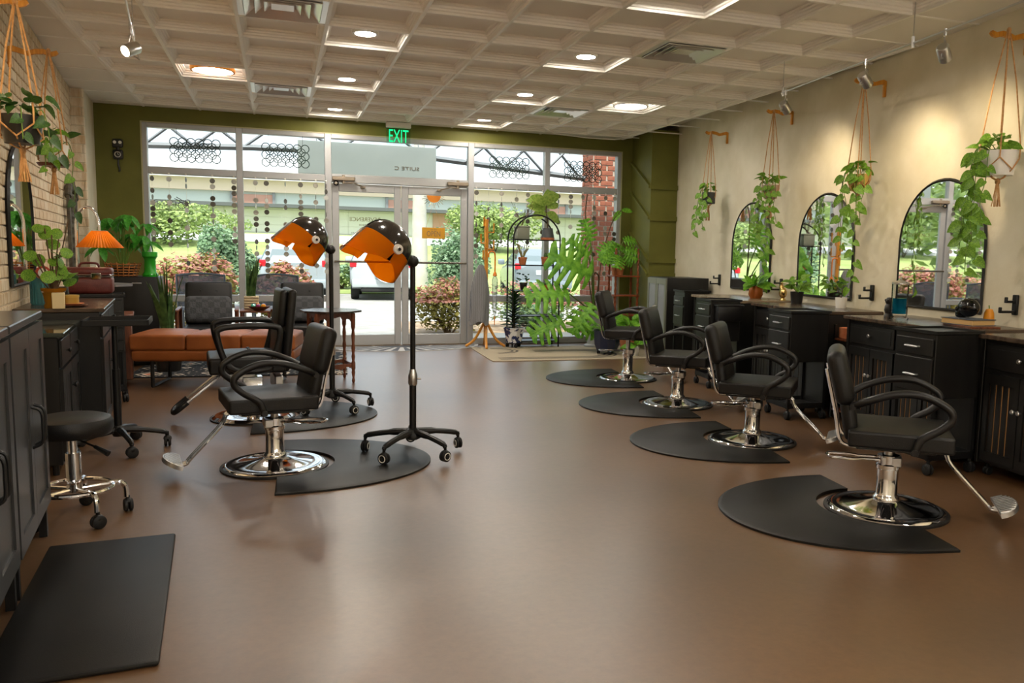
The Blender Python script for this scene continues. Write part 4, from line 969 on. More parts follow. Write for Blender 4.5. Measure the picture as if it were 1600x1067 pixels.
t = T('bird_figurine', 'polished gold bird figurine with a long tail on the counter', 'figurine', (4.72, 6.97, CT), RZ)
q = B(); q.sph((0, 0, .075), (.036, .05, .055), 16, 10); q.tube(spline([(0, -.02, .11), (0, -.035, .15), (0, -.03, .175)], 4), [.024]*4+[.014]*5, 10); q.build('body', K['brass'], t)
q = B(); q.lathe([(.0001, 0), (.03, 0), (.028, .012), (.012, .03), (.0001, .03)], 16); q.build('foot', K['brass'], t)
def pot(t, prof, m, n=24, soil=True, z=0):
    q = B(); q.lathe([(.0001, prof[0][1])]+prof+[(prof[-1][0]-.006, prof[-1][1]), (prof[-1][0]-.008, prof[-1][1]-.025)], n); o = q.build('pot', m, t)
    if soil: q = B(); q.lathe([(.0001, prof[-1][1]-.018), (prof[-1][0]-.006, prof[-1][1]-.02)], n); q.build('soil', K['soil'], o)
    return o

# leaf meshes (unit length along +x, face up +z)
def heart_leaf(m, w_=.42, fold=.12, droop=.18):
    q = B(); prof = [(0, .0), (-.09, .42), (-.05, .78), (.12, 1.0), (.36, .97), (.62, .72), (.84, .34), (1, 0)]
    mid = [(x, 0) for x in (0, .01, .03, .14, .36, .62, .84, 1)]
    vs = []; fs = []
    for (x, k), (mx_, _) in zip(prof, mid):
        z = -droop*x*x
        vs += [(mx_, 0, -droop*mx_*mx_), (x, w_*k, z+fold*k), (x, -w_*k, z+fold*k)]
    for i in range(len(prof)-1):
        a, c = 3*i, 3*(i+1); fs += [(a, c, c+1, a+1), (a, a+2, c+2, c)]
    q.add(vs, [f for f in fs]); return q.mesh('leaf', m, 180)
def oval_leaf(m, w_=.25, fold=.08, droop=.2, n=6, base=.2, peak=.5):
    q = B(); vs = []; fs = []
    for i in range(n+1):
        x = i/n; k = math.sin(PI*min(1, x**.9))**.75 if 0 < x < 1 else 0
        z = -droop*x*x; vs += [(x, 0, z), (x, w_*k, z+fold*k), (x, -w_*k, z+fold*k)]
    for i in range(n):
        a, c = 3*i, 3*(i+1); fs += [(a, c, c+1, a+1), (a, a+2, c+2, c)]
    q.add(vs, fs); return q.mesh('leaf', m, 180)
def round_leaf(m, droop=.1):
    q = B(); n = 14; vs = [(.35, 0, .02)]+[(.5+.5*math.cos(2*PI*k/n), .46*math.sin(2*PI*k/n), -droop*abs(math.sin(2*PI*k/n))) for k in range(n)]
    q.add(vs, [(0, 1+k, 1+(k+1) % n) for k in range(n)]); return q.mesh('leaf', m, 180)
def lobed_leaf(m, lobes=6, w_=.46, droop=.28):
    q = B(); vs = []; fs = []; N = lobes
    def sp(x): return Vector((x, 0, -droop*x*x))
    def half(x): return w_*(math.sin(PI*min(1, max(0, .10+.86*x)))**.7)
    M_ = 5*N+1
    rows = []
    for i in range(M_+1):
        x = i/M_; ph = (x*N) % 1.0; cut = .22 if ph > .62 or ph < .02 else (1.0 if ph > .2 else .95); rows.append((x, half(x)*cut))
    for s in (-1, 1):
        o = len(vs)
        for i, (x, h) in enumerate(rows):
            p = sp(x); sw = (.55*x-.10)*h
            vs += [p, p+Vector((sw*.5+.02, s*h*.5, .05*h)), p+Vector((sw, s*h, -.22*h))]
        for i in range(M_):
            a, c = o+3*i, o+3*i+3
            for k in (0, 1): fs.append((a+k, c+k, c+k+1, a+k+1) if s > 0 else (a+k+1, c+k+1, c+k, a+k))
    q.add(vs, fs); return q.mesh('leaf', m, 180)
L_POT = [heart_leaf(K['pothos']), heart_leaf(K['pothos'], .36, .2, .3)]; L_POTD = [heart_leaf(K['pothosd']), heart_leaf(K['pothosd'], .38, .18, .3)]
def put_leaf(t, me, p, yaw, pitch, size, roll=0):
    o = link('leaf', me, t, p); o.rotation_euler = (roll, pitch, yaw); o.scale = (size, size, size); return o
# ---------------------------------------------------------------- left wall: cabinets and ornaments
def glass_cabinet(label, y0, y1, h=.97, depth=.40, legs=True):
    t = T('storage_cabinet', label, 'cabinet', onL((y0+y1)/2, 0, .012), AL, 'charcoal storage cabinets'); a = (y1-y0)/2/math.cos(AL)-.004
    q = B(); q.rbox(0, depth-.02, -a, a, .13, h-.03, .004, 1); q.build('body', K['cabgrey'], t, 30)
    q = B(); q.rbox(0, depth, -a, a, h-.03, h, .004, 1); q.build('top', mat('grey_top', '#4a4846', .25, .3), t, 30)
    for s in (-1, 1):
        u0, u1 = (-a+.004, -.002) if s < 0 else (.002, a-.004)
        q = B()
        for p0, p1, z0, z1 in ((u0, u0+.06, .15, h-.04), (u1-.06, u1, .15, h-.04), (u0+.06, u1-.06, .15, .22), (u0+.06, u1-.06, h-.11, h-.04)): q.box(depth-.02, depth, p0, p1, z0, z1)
        d = q.build('door', K['cabgrey'], t, 0)
        q = B(); q.box(depth-.016, depth-.008, u0+.06, u1-.06, .22, h-.11); q.build('pane', mat('smoked_pane', '#3a3a39', .32, spec=.6), d, 0)
        u = -.03 if s < 0 else .03
        q = B(); q.tube(spline([(depth, u, .47), (depth+.032, u, .49), (depth+.036, u, .55), (depth+.032, u, .61), (depth, u, .63)], 4), .006, 8); q.build('handle', K['blk'], d)
    for x in (.03, depth-.03):
        for y in (-a+.03, a-.03): q = B(); q.box(x-.015, x+.015, y-.015, y+.015, 0, .135); q.build('leg', K['blk'], t, 0)
glass_cabinet('charcoal two-door storage cabinet with loop handles on the left', 3.17, 3.94)
glass_cabinet('charcoal two-door storage cabinet cut by the left picture edge', 2.38, 3.15)
def left_counter(label, y0, y1, h, depth, top, cols, ndraw=True, sidehandle=False):
    t = T('buffet_cabinet', label, 'cabinet', onL((y0+y1)/2, 0, .012), AL); a = (y1-y0)/2
    q = B(); q.rbox(0, depth-.03, -a, a, .06, h-.025, .004, 1); q.build('body', K['cab'], t, 30)
    q = B(); q.rbox(0, depth, -a-.005, a+.005, h-.025, h, .004, 1); q.build('worktop', top, t, 30)
    cw = 2*a/cols
    for c in range(cols):
        u0, u1 = -a+c*cw+.008, -a+(c+1)*cw-.008
        q = B(); q.rbox(depth-.03, depth-.014, u0, u1, h-.19, h-.04, .004, 1); d = q.build('drawer', K['cab'], t, 30); knob(d, depth-.014, (u0+u1)/2, h-.115, K['blk'])
        q = B()
        for p0, p1, z0, z1 in ((u0, u0+.035, .08, h-.20), (u1-.035, u1, .08, h-.20), (u0+.035, u1-.035, .08, .13), (u0+.035, u1-.035, h-.255, h-.20)): q.box(depth-.03, depth-.012, p0, p1, z0, z1)
        d = q.build('door', K['cab'], t, 0)
        sw = (u1-u0-.07)/4
        for s in range(4): q = B(); q.rbox(depth-.028, depth-.020, u0+.035+s*sw+.002, u0+.035+(s+1)*sw-.002, .13, h-.255, .002, 1); q.build('slat', K['cab'], d, 0)
        knob(d, depth-.012, u1-.018 if c % 2 == 0 else u0+.018, .44, K['blk'])
    if sidehandle:
        q = B(); q.tube([(depth*.55, -a-.0, .36), (depth*.55, -a-.03, .38), (depth*.55, -a-.03, .60), (depth*.55, -a, .62)], .007, 8); q.build('towel_bar', K['blk'], t)
    for x in (.04, depth-.07):
        for y in (-a+.04, a-.04): q = B(); q.cyl((x, y, 0), (x, y, .065), .016, n=10); q.build('foot', K['blk'], t)
gtop = mat('glass_worktop', '#3b4038', .06, spec=.9)
left_counter('black counter with a glass top behind the stool', 4.93, 5.78, .78, .37, gtop, 2, sidehandle=True)
left_counter('black counter with a dark wooden top and potted plants', 5.88, 7.02, .845, .50, K['top'], 2)
trolley('black drawer trolley under the burgundy train case', (-1.40, 7.38, 0), R(100), w_=.42, d_=.30, top=.865, grp='left drawer trolley', low=.40, hm=K['brass'], drawers=((.72, .82), (.60, .70), (.50, .585), (.415, .49)))
# burgundy train case
t = T('train_case', 'burgundy hard train case with metal trim and top handle', 'case', (-1.42, 7.38, .866), R(6)); bm_ = mat('burgundy_vinyl', '#5a211b', .4, 0, '#6a2a22', 20, 3, .2, 160)
q = B(); q.rbox(-.165, .165, -.12, .12, 0, .135, .025, 3); q.build('base', bm_, t)
q = B(); q.rbox(-.165, .165, -.12, .12, .14, .205, .025, 3); q.build('lid', bm_, t)
q = B(); q.rbox(-.168, .168, -.123, .123, .130, .137, .003, 1); q.rbox(-.168, .168, -.123, .123, .146, .152, .003, 1); q.build('metal_trim', K['chrome'], t)
q = B(); q.tube(spline([(-.07, 0, .205), (-.055, 0, .235), (0, 0, .24), (.055, 0, .235), (.07, 0, .205)], 4), .009, 8); q.build('handle', bm_, t)
q = B(); q.rbox(.02, .09, -.128, -.118, .115, .165, .004, 1); q.build('latch', K['chrome'], t)
# small side cabinet with stone top behind the trolley
t = T('side_cabinet', 'small wooden side cabinet with a red drawer between trolley and fridge', 'cabinet', (-1.48, 8.32, 0), R(8))
q = B(); q.rbox(-.22, .2, -.2, .2, .05, .62, .006, 1); q.build('body', K['walnut'], t)
q = B(); q.rbox(-.24, .22, -.22, .22, .62, .64, .006, 1); q.build('shelf_top', K['walnut'], t)
q = B(); q.rbox(-.20, .06, -.18, .18, .641, .80, .004, 1); u = q.build('drawer_box', K['walnut'], t)
q = B(); q.rbox(-.03, .055, -.193, -.18, .66, .78, .004, 1); dr = q.build('drawer', bm_, u); q = B(); q.sph((.01, -.198, .72), .012, 10, 6); q.build('knob', K['brass'], dr)
q = B(); q.prism([(x*.235, y*.235) for x, y in [(math.cos(R(22.5+45*k)), math.sin(R(22.5+45*k))) for k in range(8)]], .885, .905); q.rbox(-.15, .05, -.14, .14, .80, .886, .004, 1); q.build('octagonal_top', mat('grey_stone', '#77777a', .3), t, 0)
t = T('teapot_figurine', 'white and blue porcelain figurine on the small octagonal top', 'figurine', (-1.46, 8.22, .905))
q = B(); q.lathe([(.0001, 0), (.035, 0), (.04, .03), (.028, .08), (.036, .11), (.02, .14), (.0001, .145)], 18); q.build('body', mat('blue_porcelain', '#56607e', .25, 0, '#e4e4e2', 18, 2, lo=.45, hi=.5), t)
q = B(); q.tube(spline([(-.03, 0, .04), (-.065, 0, .07), (-.055, 0, .13), (-.07, 0, .16)], 4), .009, 8); q.build('spout', K['white'], t)
# mini fridge
t = T('mini_fridge', 'black mini fridge below the basket plant', 'fridge', (-1.40, 9.62, 0))
q = B(); q.rbox(-.215, .215, -.16, .22, .02, .93, .008, 2); q.build('body', K['blk'], t)
q = B(); q.rbox(-.215, .215, -.215, -.165, .03, .93, .008, 2); d = q.build('door', K['blk'], t); q = B(); q.rbox(-.03, .06, -.218, -.214, .86, .872, .001, 1); q.build('badge', K['steel'], d)
for x in (-.18, .18):
    for y in (-.15, .18): q = B(); q.cyl((x, y, 0), (x, y, .022), .02, n=8); q.build('foot', K['blkm'], t)
# floor lamp with pleated shade
def arc_lamp():
    t = T('arc_lamp', 'chrome arched lamp with an orange pleated shade', 'lamp', (-1.58, 7.78, 0))
    q = B(); q.lathe([(.0001, 0), (.14, 0), (.14, .015), (.02, .03), (.0001, .03)], 28); q.build('base', K['chrome'], t)
    pts = [(0, 0, .02), (0, 0, 1.40)]+[(.085-.085*math.cos(a), -.0, 1.40+.10*math.sin(a)*1.6) for a in [PI*k/14 for k in range(1, 15)]]+[(.17, 0, 1.35)]
    q = B(); q.tube(pts, .012, 10); q.build('pole', K['chrome'], t)
    q = B(); n = 88; vs = []; fs = []
    prof = [(.058, 1.365), (.168, 1.235), (.172, 1.225)]
    for r, z in prof:
        for j in range(n): a = 2*PI*j/n; k = 1+(.030 if j % 2 else -.030); vs.append((.17+r*k*math.cos(a), r*k*math.sin(a), z+(.004 if j % 2 and z < 1.23 else 0)))
    for i in range(len(prof)-1):
        for j in range(n): fs.append((i*n+j, i*n+(j+1) % n, (i+1)*n+(j+1) % n, (i+1)*n+j))
    q.add(vs, fs); sm = leafmat('orange_pleats', '#d97612', '#e58a1c', 6, .45); q.build('shade', sm, t, 0)
    q = B(); q.ring((.17, 0, 1.365), .056, .004, 24, 6); q.cyl((.17, 0, 1.30), (.17, 0, 1.37), .012, n=10); q.build('socket', K['chrome'], t)
    q = B(); q.sph((.17, 0, 1.28), .028, 12, 8); q.build('bulb', emis('bulb_glow', (1, .72, .38, 1), 18), t)
arc_lamp()
# left arched mirror and carved screen
mirror('arched black framed mirror on the left brick wall', onL(6.36, 0, .006), AL, .95, .985, 1.885)
t = T('carved_panel', 'dark carved wooden panel leaning on the left brick wall', 'carved panel', onL(9.25, 0.86, .03), AL)
cw_ = mat('carved_dark_wood', '#3b352c', .6, 0, '#57503f', 25, 4, .6, 40)
q = B(); q.rbox(0, .03, -.34, -.27, 0, .86, .006, 1); q.rbox(0, .03, .27, .34, 0, .86, .006, 1); q.rbox(0, .03, -.27, .27, 0, .07, .006, 1); q.build('frame', cw_, t)
q = B(); q.tube(spline([(.015, -.33, .84), (.015, -.2, .95), (.015, -.08, .92), (.015, 0, 1.02), (.015, .08, .92), (.015, .2, .95), (.015, .33, .84)], 5), .03, 8); q.build('crest', cw_, t)
q = B()
for i in range(5):
    for j in range(8): q.ring((0, 0, 0), .058, .010, 14, 6, MX((.012, -.22+.11*i, .12+.1*j), 0, 0, PI/2))
q.build('scrollwork', cw_, t)
sh = T('wall_shelf', 'narrow dark shelf holding the carved panel', 'shelf', onL(9.25, .83, .004), AL); q = B(); q.rbox(0, .10, -.36, .36, 0, .028, .004, 1); q.build('board', K['cab'], sh)
for u in (-.25, .25): q = B(); q.prism([(0, 0), (.08, 0), (0, -.08)], -.01, .01, Matrix(((1, 0, 0, 0), (0, 0, 1, u), (0, 1, 0, 0), (0, 0, 0, 1)))); q.build('support', K['cab'], sh, 0)

# wall clock: plain black pendulum clock
t = T('wall_clock', 'small black novelty pendulum clock on the olive wall', 'clock', (-1.745, YB, 2.30))
q = B(); q.rbox(-.055, .055, -.04, 0, -.06, .055, .02, 2); q.build('case', K['dkpot'], t)
q = B(); q.rbox(-.058, .058, -.042, 0, .075, .175, .025, 2); q.cyl((0, -.02, .05), (0, -.02, .08), .02, n=10); q.build('upper_case', K['dkpot'], t)
q = B(); q.lathe([(.030, 0), (.034, .003), (.030, .004)], 24, MX((0, -.041, -.003), 0, PI/2)); dl = q.build('dial_ring', K['white'], t)
for k in range(12):
    a = 2*PI*k/12; q = B(); q.box(-.002, .002, -.004, .004, 0, .002, MX((.026*math.cos(a), -.042, -.003+.026*math.sin(a)), 0, PI/2)); q.build('mark', K['white'], dl, 0)
q = B(); q.box(-.0015, .0015, -.044, -.042, -.003, .017); q.box(0, .014, -.044, -.042, -.0045, -.0015); q.build('hands', K['white'], dl, 0)
for s in (-1, 1): q = B(); q.lathe([(.0001, .003), (.018, .002), (.018, 0)], 16, MX((s*.028, -.042, .135), 0, PI/2)); q.build('round_window', K['white'], t)
q = B(); q.tube(spline([(0, -.02, -.06), (.0, -.02, -.12), (.012, -.02, -.17), (.006, -.02, -.20)], 4), .010, 8); q.build('pendulum', K['dkpot'], t)

# EXIT sign
t = T('exit_sign', 'clear exit sign with green letters hanging above the doors', 'sign', (1.46, 10.72, ZC))
q = B(); q.rbox(-.155, .155, -.03, .03, -.075, -.006, .006, 1); q.build('canopy', K['white'], t)
q = B(); q.box(-.15, .15, -.004, .004, -.29, -.075); q.build('acrylic', glassy('acrylic', (.80, .90, .84, 1), .12), t, 0)
def text(name, body, size, loc, rot, m, parent, ext=.002, mirror_=False, font_scale=(1, 1), align='CENTER'):
    c = bpy.data.curves.new(name, 'FONT'); c.body = body; c.size = size; c.extrude = ext; c.align_x = align; c.align_y = 'CENTER'; c.resolution_u = 3
    o = bpy.data.objects.new(name, c); COL.objects.link(o); dg = bpy.context.evaluated_depsgraph_get()
    me = bpy.data.meshes.new_from_object(o.evaluated_get(dg)); COL.objects.unlink(o); bpy.data.objects.remove(o)
    me.materials.clear(); me.materials.append(m); r = link(name, me, parent, loc, None, rot); r.scale = (font_scale[0]*(-1 if mirror_ else 1), font_scale[1], 1); return r
text('letters', 'EXIT', .20, (0, -.006, -.185), (PI/2, 0, 0), emis('exit_green', (.01, .72, .22, 1), 1.3), t, .003, font_scale=(.62, 1.15))
q = B(); q.tube([(4.6, 10.5, ZC-.02), (4.4, 10.66, ZC-.04), (4.0, 10.7, ZC-.035), (3.5, 10.6, ZC-.025), (3.2, 10.2, ZC-.01)], .008, 6); o = q.build('ceiling_cable', K['white']); tag(o, 'white cable running along the ceiling above the right window', 'cable')

# ---------------------------------------------------------------- waiting area
def rugmat():
    m = mat('kilim', '#1d2127', .95); nt = m.node_tree; p = nt.nodes['Principled BSDF']; tc = nt.nodes.new('ShaderNodeTexCoord')
    def vor(scale, st):
        mp = nt.nodes.new('ShaderNodeMapping'); mp.inputs['Scale'].default_value = st; nt.links.new(tc.outputs['Object'], mp.inputs[0])
        v = nt.nodes.new('ShaderNodeTexVoronoi'); v.distance = 'MANHATTAN'; v.inputs['Scale'].default_value = scale; v.inputs['Randomness'].default_value = .35; nt.links.new(mp.outputs[0], v.inputs['Vector']); return v
    v1 = vor(3.2, (1, .75, 0)); v2 = vor(16, (1, 1, 0))
    r1 = nt.nodes.new('ShaderNodeValToRGB'); r1.color_ramp.interpolation = 'CONSTANT'; e = r1.color_ramp.elements; e[0].color = lin('#cf6a45'); e[1].position = .20; e[1].color = lin('#e0cfb8'); x = e.new(.28); x.color = lin('#1d2127'); x = e.new(.40); x.color = lin('#d8cbb8'); x = e.new(.47); x.color = lin('#1b1f26')
    r2 = nt.nodes.new('ShaderNodeValToRGB'); r2.color_ramp.interpolation = 'CONSTANT'; e = r2.color_ramp.elements; e[0].color = lin('#cfc3b2'); e[1].position = .30; e[1].color = lin('#1d2127')
    nt.links.new(v1.outputs['Distance'], r1.inputs[0]); nt.links.new(v2.outputs['Distance'], r2.inputs[0])
    mx_ = nt.nodes.new('ShaderNodeMix'); mx_.data_type = 'RGBA'; mx_.blend_type = 'LIGHTEN'; mx_.inputs[0].default_value = .8; nt.links.new(r1.outputs[0], mx_.inputs[6]); nt.links.new(r2.outputs[0], mx_.inputs[7]); nt.links.new(mx_.outputs[2], p.inputs['Base Color'])
    return m
q = B(); q.rbox(-1.02, 1.02, -.9, .9, 0, .012, .004, 1); o = q.build('area_rug', rugmat(), None, 30, (-.32, 9.40, 0), R(-4)); tag(o, 'dark patterned area rug with orange medallions under the armchairs', 'rug')
# tan leather bench
t = T('leather_bench', 'long tan leather bench on black metal legs', 'bench', (-.52, 8.11, 0), R(-10))
for k in range(3):
    q = B(); q.rbox(-.70+.4667*k+.002, -.70+.4667*(k+1)-.002, -.27, .27, .335, .475, .05, 4, puff=.02); q.build('cushion', K['tan'], t)
q = B(); q.rbox(-.69, .69, -.265, .265, .235, .34, .03, 3); q.build('base_frame', K['tan'], t)
for x in (-.52, .52):
    q = B(); q.tube([(x, -.24, .24), (x, -.24, .012), (x, .24, .012), (x, .24, .24)], .017, 4); q.build('leg', K['blk'], t, 0)
# armchairs
plaid = mat('grey_plaid', '#4b4d50', .95, 0, '#6a6c6f', 3, 2, .5, 60)
def plaidmat():
    m = plaid; nt = m.node_tree; p = nt.nodes['Principled BSDF']; tc = nt.nodes.new('ShaderNodeTexCoord'); ck = nt.nodes.new('ShaderNodeTexChecker'); ck.inputs['Scale'].default_value = 17; ck.inputs[1].default_value = lin('#424447'); ck.inputs[2].default_value = lin('#505255')
    nt.links.new(tc.outputs['Object'], ck.inputs[0]); nt.links.new(ck.outputs[0], p.inputs['Base Color'])
plaidmat()
def armchair(label, x, y, rz, plab):
    t = T('armchair', label, 'armchair', (x, y, 0), rz, 'black leather armchairs')   # front faces -y
    q = B(); q.rbox(-.235, .235, -.30, .22, .31, .42, .035, 3, puff=.01); q.build('seat', K['leather'], t)
    M1 = MX((0, .25, .64), 0, R(-14)); q = B(); q.rbox(-.235, .235, -.05, .05, -.235, .235, .035, 3, M1); bk = q.build('backrest', K['leather'], t)
    q = B()
    for u in (-.08, .08): q.sph((u, -.052, .13), (.010, .006, .010), 8, 6, M1)
    q.build('tufting_button', K['leather'], bk)
    q = B(); q.rbox(-.24, .24, -.28, .24, .27, .315, .008, 1); q.build('seat_rail', K['walnut'], t)
    for s in (-1, 1):
        q = B(); q.rbox(s*.285-.022, s*.285+.022, -.33, .26, .585, .607, .008, 2); q.build('armrest', K['walnut'], t)
        for yy, dy in ((-.28, -.02), (.22, .04)): q = B(); q.tube([(s*.285, yy, .59), (s*.275, yy+dy, 0)], [.02, .014], 8); q.build('leg', K['walnut'], t)
    p = T('throw_pillow', plab, 'pillow', (x, y-.02, .432), rz, 'grey plaid pillows')
    q = B(); q.rbox(-.23, .23, -.06, .06, -.145, .145, .055, 4, MX((0, .09, .155), 0, R(-16))); q.build('cushion', plaid, p)
armchair('black leather armchair with wooden arms on the left, against the window', -.72, 9.45, R(2), 'grey plaid lumbar pillow on the left armchair')
armchair('black leather armchair with wooden arms on the right, behind the round table', .23, 9.50, R(-3), 'grey plaid lumbar pillow on the right armchair')
# low table between
t = T('end_table', 'small wooden end table with a lower shelf between the armchairs', 'table', (-.245, 9.42, 0))
q = B(); q.rbox(-.155, .155, -.22, .22, .57, .59, .005, 1); q.build('top', K['walnut'], t); q = B(); q.rbox(-.145, .145, -.21, .21, .26, .275, .004, 1); q.build('shelf', K['walnut'], t)
for x in (-.135, .135):
    for y in (-.2, .2): q = B(); q.box(x-.014, x+.014, y-.014, y+.014, 0, .57); q.build('leg', K['walnut'], t, 0)
t = T('radio', 'old cream and gold radio on the shelf of the end table', 'radio', (-.24, 9.36, .275)); q = B(); q.rbox(-.13, .13, -.07, .07, 0, .115, .01, 2); q.build('case', K['walnut'], t); q = B(); q.rbox(-.115, .115, -.076, -.069, .012, .10, .003, 1); q.build('grille', mat('gold_cloth', '#b59a52', .6), t)
for x in (-.09, .09): q = B(); q.cyl((x, -.076, .035), (x, -.09, .035), .013, n=10); q.build('knob', K['brass'], t)
t = T('wooden_bowl', 'wooden bowl of coloured stones on the end table', 'bowl', (-.205, 9.29, .59)); q = B(); q.lathe([(.0001, 0), (.05, 0), (.10, .03), (.115, .045), (.11, .045), (.095, .033), (.05, .008), (.0001, .008)], 24); q.build('bowl', K['walnut'], t)
rc = [('#2a7a4a', 'green'), ('#4a3a8a', 'purple'), ('#d9781c', 'orange'), ('#2a6aa0', 'blue'), ('#3aa08a', 'teal'), ('#8a2a5a', 'magenta'), ('#e0982a', 'amber')]
for k, (c, nm) in enumerate(rc):
    a = k*.9; rr = .065 if k else 0; s = T('polished_stone', f'{nm} stone in the wooden bowl', 'stone', (-.205+rr*math.cos(a), 9.29+rr*math.sin(a), .618 if k else .612), a, 'coloured stones')
    q = B(); q.sph((0, 0, .022), (.030, .025, .022), 7, 5); q.build('gem', mat('stone_'+nm, c, .2), s, 20)
# turned leg side table
t = T('side_table', 'antique octagonal side table with turned wooden legs', 'table', (.455, 8.02, 0), R(10))
tm_ = mat('dark_polished_wood', '#2e2520', .2, 0, '#3d302a', 6, 4, stretch=(1, 6, 1))
q = B(); q.prism([(.285*math.cos(R(22.5+45*k)), .285*math.sin(R(22.5+45*k))) for k in range(8)], .665, .682); q.build('top', tm_, t, 20)
lp_ = [(.010, 0), (.016, .02), (.010, .05), (.018, .10), (.014, .12), (.020, .14), (.020, .19), (.012, .21), (.018, .25), (.012, .28), (.019, .33), (.013, .37), (.018, .45), (.012, .50), (.020, .53), (.022, .60), (.022, .66)]
for k in range(4):
    a = R(45+90*k); x, y = .235*math.cos(a), .235*math.sin(a); q = B(); q.lathe(lp_, 12, MX((x, y, 0))); q.build('leg', K['walnut'], t)
for k in range(4):
    a0_, a1_ = R(45+90*k), R(135+90*k); p0 = Vector((.235*math.cos(a0_), .235*math.sin(a0_), 0)); p1 = Vector((.235*math.cos(a1_), .235*math.sin(a1_), 0)); d = p1-p0
    M_ = Matrix(((d.x, 0, -d.y/.33, p0.x), (d.y, 0, d.x/.33, p0.y), (0, 1, 0, 0), (0, 0, 0, 1)))
    q = B(); q.prism([(.03, .665), (.03, .56), (.10, .60), (.2, .61), (.28, .585), (.36, .63), (.5, .615), (.64, .63), (.72, .585), (.8, .61), (.9, .60), (.97, .56), (.97, .665)], -.006, .006, M_); q.build('apron', K['walnut'], t, 0)
    q = B(); q.prism([(.03, .15), (.2, .155), (.35, .125), (.5, .14), (.65, .125), (.8, .155), (.97, .15), (.97, .185), (.5, .178), (.03, .185)], -.006, .006, M_); q.build('stretcher', K['walnut'], t, 0)

# door mat with sunburst, art deco rug
dm = T('door_mat', 'half-round grey door mat with a sunburst pattern at the doors', 'door mat', (1.52, YB-.03, 0))
q = B(); q.prism([(1.02*math.cos(a), -.62*math.sin(a)) for a in [PI*k/40 for k in range(40, -1, -1)]], 0, .007); q.build('base', mat('mat_pale', '#b8b6b4', .95), dm, 0)
dk_ = mat('mat_dark', '#55575c', .95)
for k in range(17):
    a = PI*(k+.5)/17; d = PI/17*.24; q = B(); q.prism([(.40*math.cos(a+d), -.24*math.sin(a+d)), (.97*math.cos(a+d), -.59*math.sin(a+d)), (.97*math.cos(a-d), -.59*math.sin(a-d)), (.40*math.cos(a-d), -.24*math.sin(a-d))][::-1], .007, .0085); q.build('ray', dk_, dm, 0)
q = B(); q.prism([(.36*math.cos(a), -.21*math.sin(a)) for a in [PI*k/24 for k in range(24, -1, -1)]], .007, .0085); q.build('sun_disc', dk_, dm, 0)
dr_ = T('area_rug', 'beige runner rug with dark art deco lines in front of the plants', 'rug', (3.55, 9.75, 0), R(-2))
q = B(); q.rbox(-1.22, 1.0, -.70, .72, 0, .010, .003, 1); q.build('base', mat('beige_rug', '#a89a82', .95, bump=.3, bscale=200), dr_, 30)
ln_ = mat('rug_line', '#4a4640', .95)
for k, off in enumerate((0, .07, .14)):
    pts = [(-1.1, -.58+off, 0)]+[(.05, -.58+off, 0)]+[(.05+(.42-off)*math.cos(a), -.16+(.42-off)*math.sin(a), 0) for a in [R(-90+180*j/16) for j in range(17)]]+[(-.5, .26-off, 0)]
    vs = []; fs = []
    for i, p in enumerate(pts):
        a = Vector(pts[max(0, i-1)]); c = Vector(pts[min(len(pts)-1, i+1)]); d = (c-a).normalized(); n_ = Vector((-d.y, d.x, 0))*.014; p = Vector(p); vs += [p+n_+Vector((0, 0, .0115)), p-n_+Vector((0, 0, .0115))]
    fs = [(2*i, 2*i+1, 2*i+3, 2*i+2) for i in range(len(pts)-1)]
    q = B(); q.add(vs, fs); q.build('line', ln_, dr_, 0)
for k, r in enumerate((.30, .24)):
    q = B(); pts = [(-1.0+r*math.cos(a), .25+r*math.sin(a)*.9) for a in [R(-90+180*j/16) for j in range(17)]]
    vs = []
    for i, p in enumerate(pts):
        a = Vector(pts[max(0, i-1)]); c = Vector(pts[min(len(pts)-1, i+1)]); d = (c-a).normalized(); n_ = Vector((-d.y, d.x))*.014; p = Vector(p); vs += [(p.x+n_.x, p.y+n_.y, .0115), (p.x-n_.x, p.y-n_.y, .0115)]
    q.add(vs, [(2*i, 2*i+1, 2*i+3, 2*i+2) for i in range(16)]); q.build('line', ln_, dr_, 0)

# coat rack, cape, umbrella
t = T('coat_rack', 'yellow wooden coat rack with square pegs by the door', 'coat rack', (2.56, 10.5, .01))
q = B(); q.rbox(-.022, .022, -.022, .022, .12, 1.67, .005, 1); q.build('post', K['goldwood'], t)
for k in range(4):
    a = R(-100+90*k); c, s = math.cos(a), math.sin(a); q = B(); q.tube(spline([(0.01*c, .01*s, .36), (.05*c, .05*s, .26), (.15*c, .15*s, .09), (.26*c, .26*s, .008)], 5), [.018]*16, 6); q.build('foot', K['goldwood'], t)
for z, a, l in ((1.50, 0, .10), (1.28, 0, .10), (1.36, PI, .07), (1.58, PI, .03), (1.15, PI, .04), (1.44, PI/2, .08), (1.30, -PI/2, .08)):
    c, s = math.cos(a), math.sin(a); q = B(); q.tube([(0, 0, z), (l*c, l*s, z), (l*c, l*s, z+.12)], .011, 4); q.build('peg', K['goldwood'], t, 0)
t = T('striped_cape', 'grey and white striped cape hanging on the coat rack', 'cape', (2.47, 10.41, 0))
def capemat():
    m = mat('grey_stripes', '#7d7d80', .9); nt = m.node_tree; p = nt.nodes['Principled BSDF']; tc = nt.nodes.new('ShaderNodeTexCoord'); wv = nt.nodes.new('ShaderNodeTexWave'); wv.inputs['Scale'].default_value = 26; wv.inputs['Distortion'].default_value = 2
    rp = nt.nodes.new('ShaderNodeValToRGB'); rp.color_ramp.elements[0].color = lin('#55565a'); rp.color_ramp.elements[1].color = lin('#9a9a9d'); nt.links.new(tc.outputs['Object'], wv.inputs[0]); nt.links.new(wv.outputs[0], rp.inputs[0]); nt.links.new(rp.outputs[0], p.inputs['Base Color']); return m
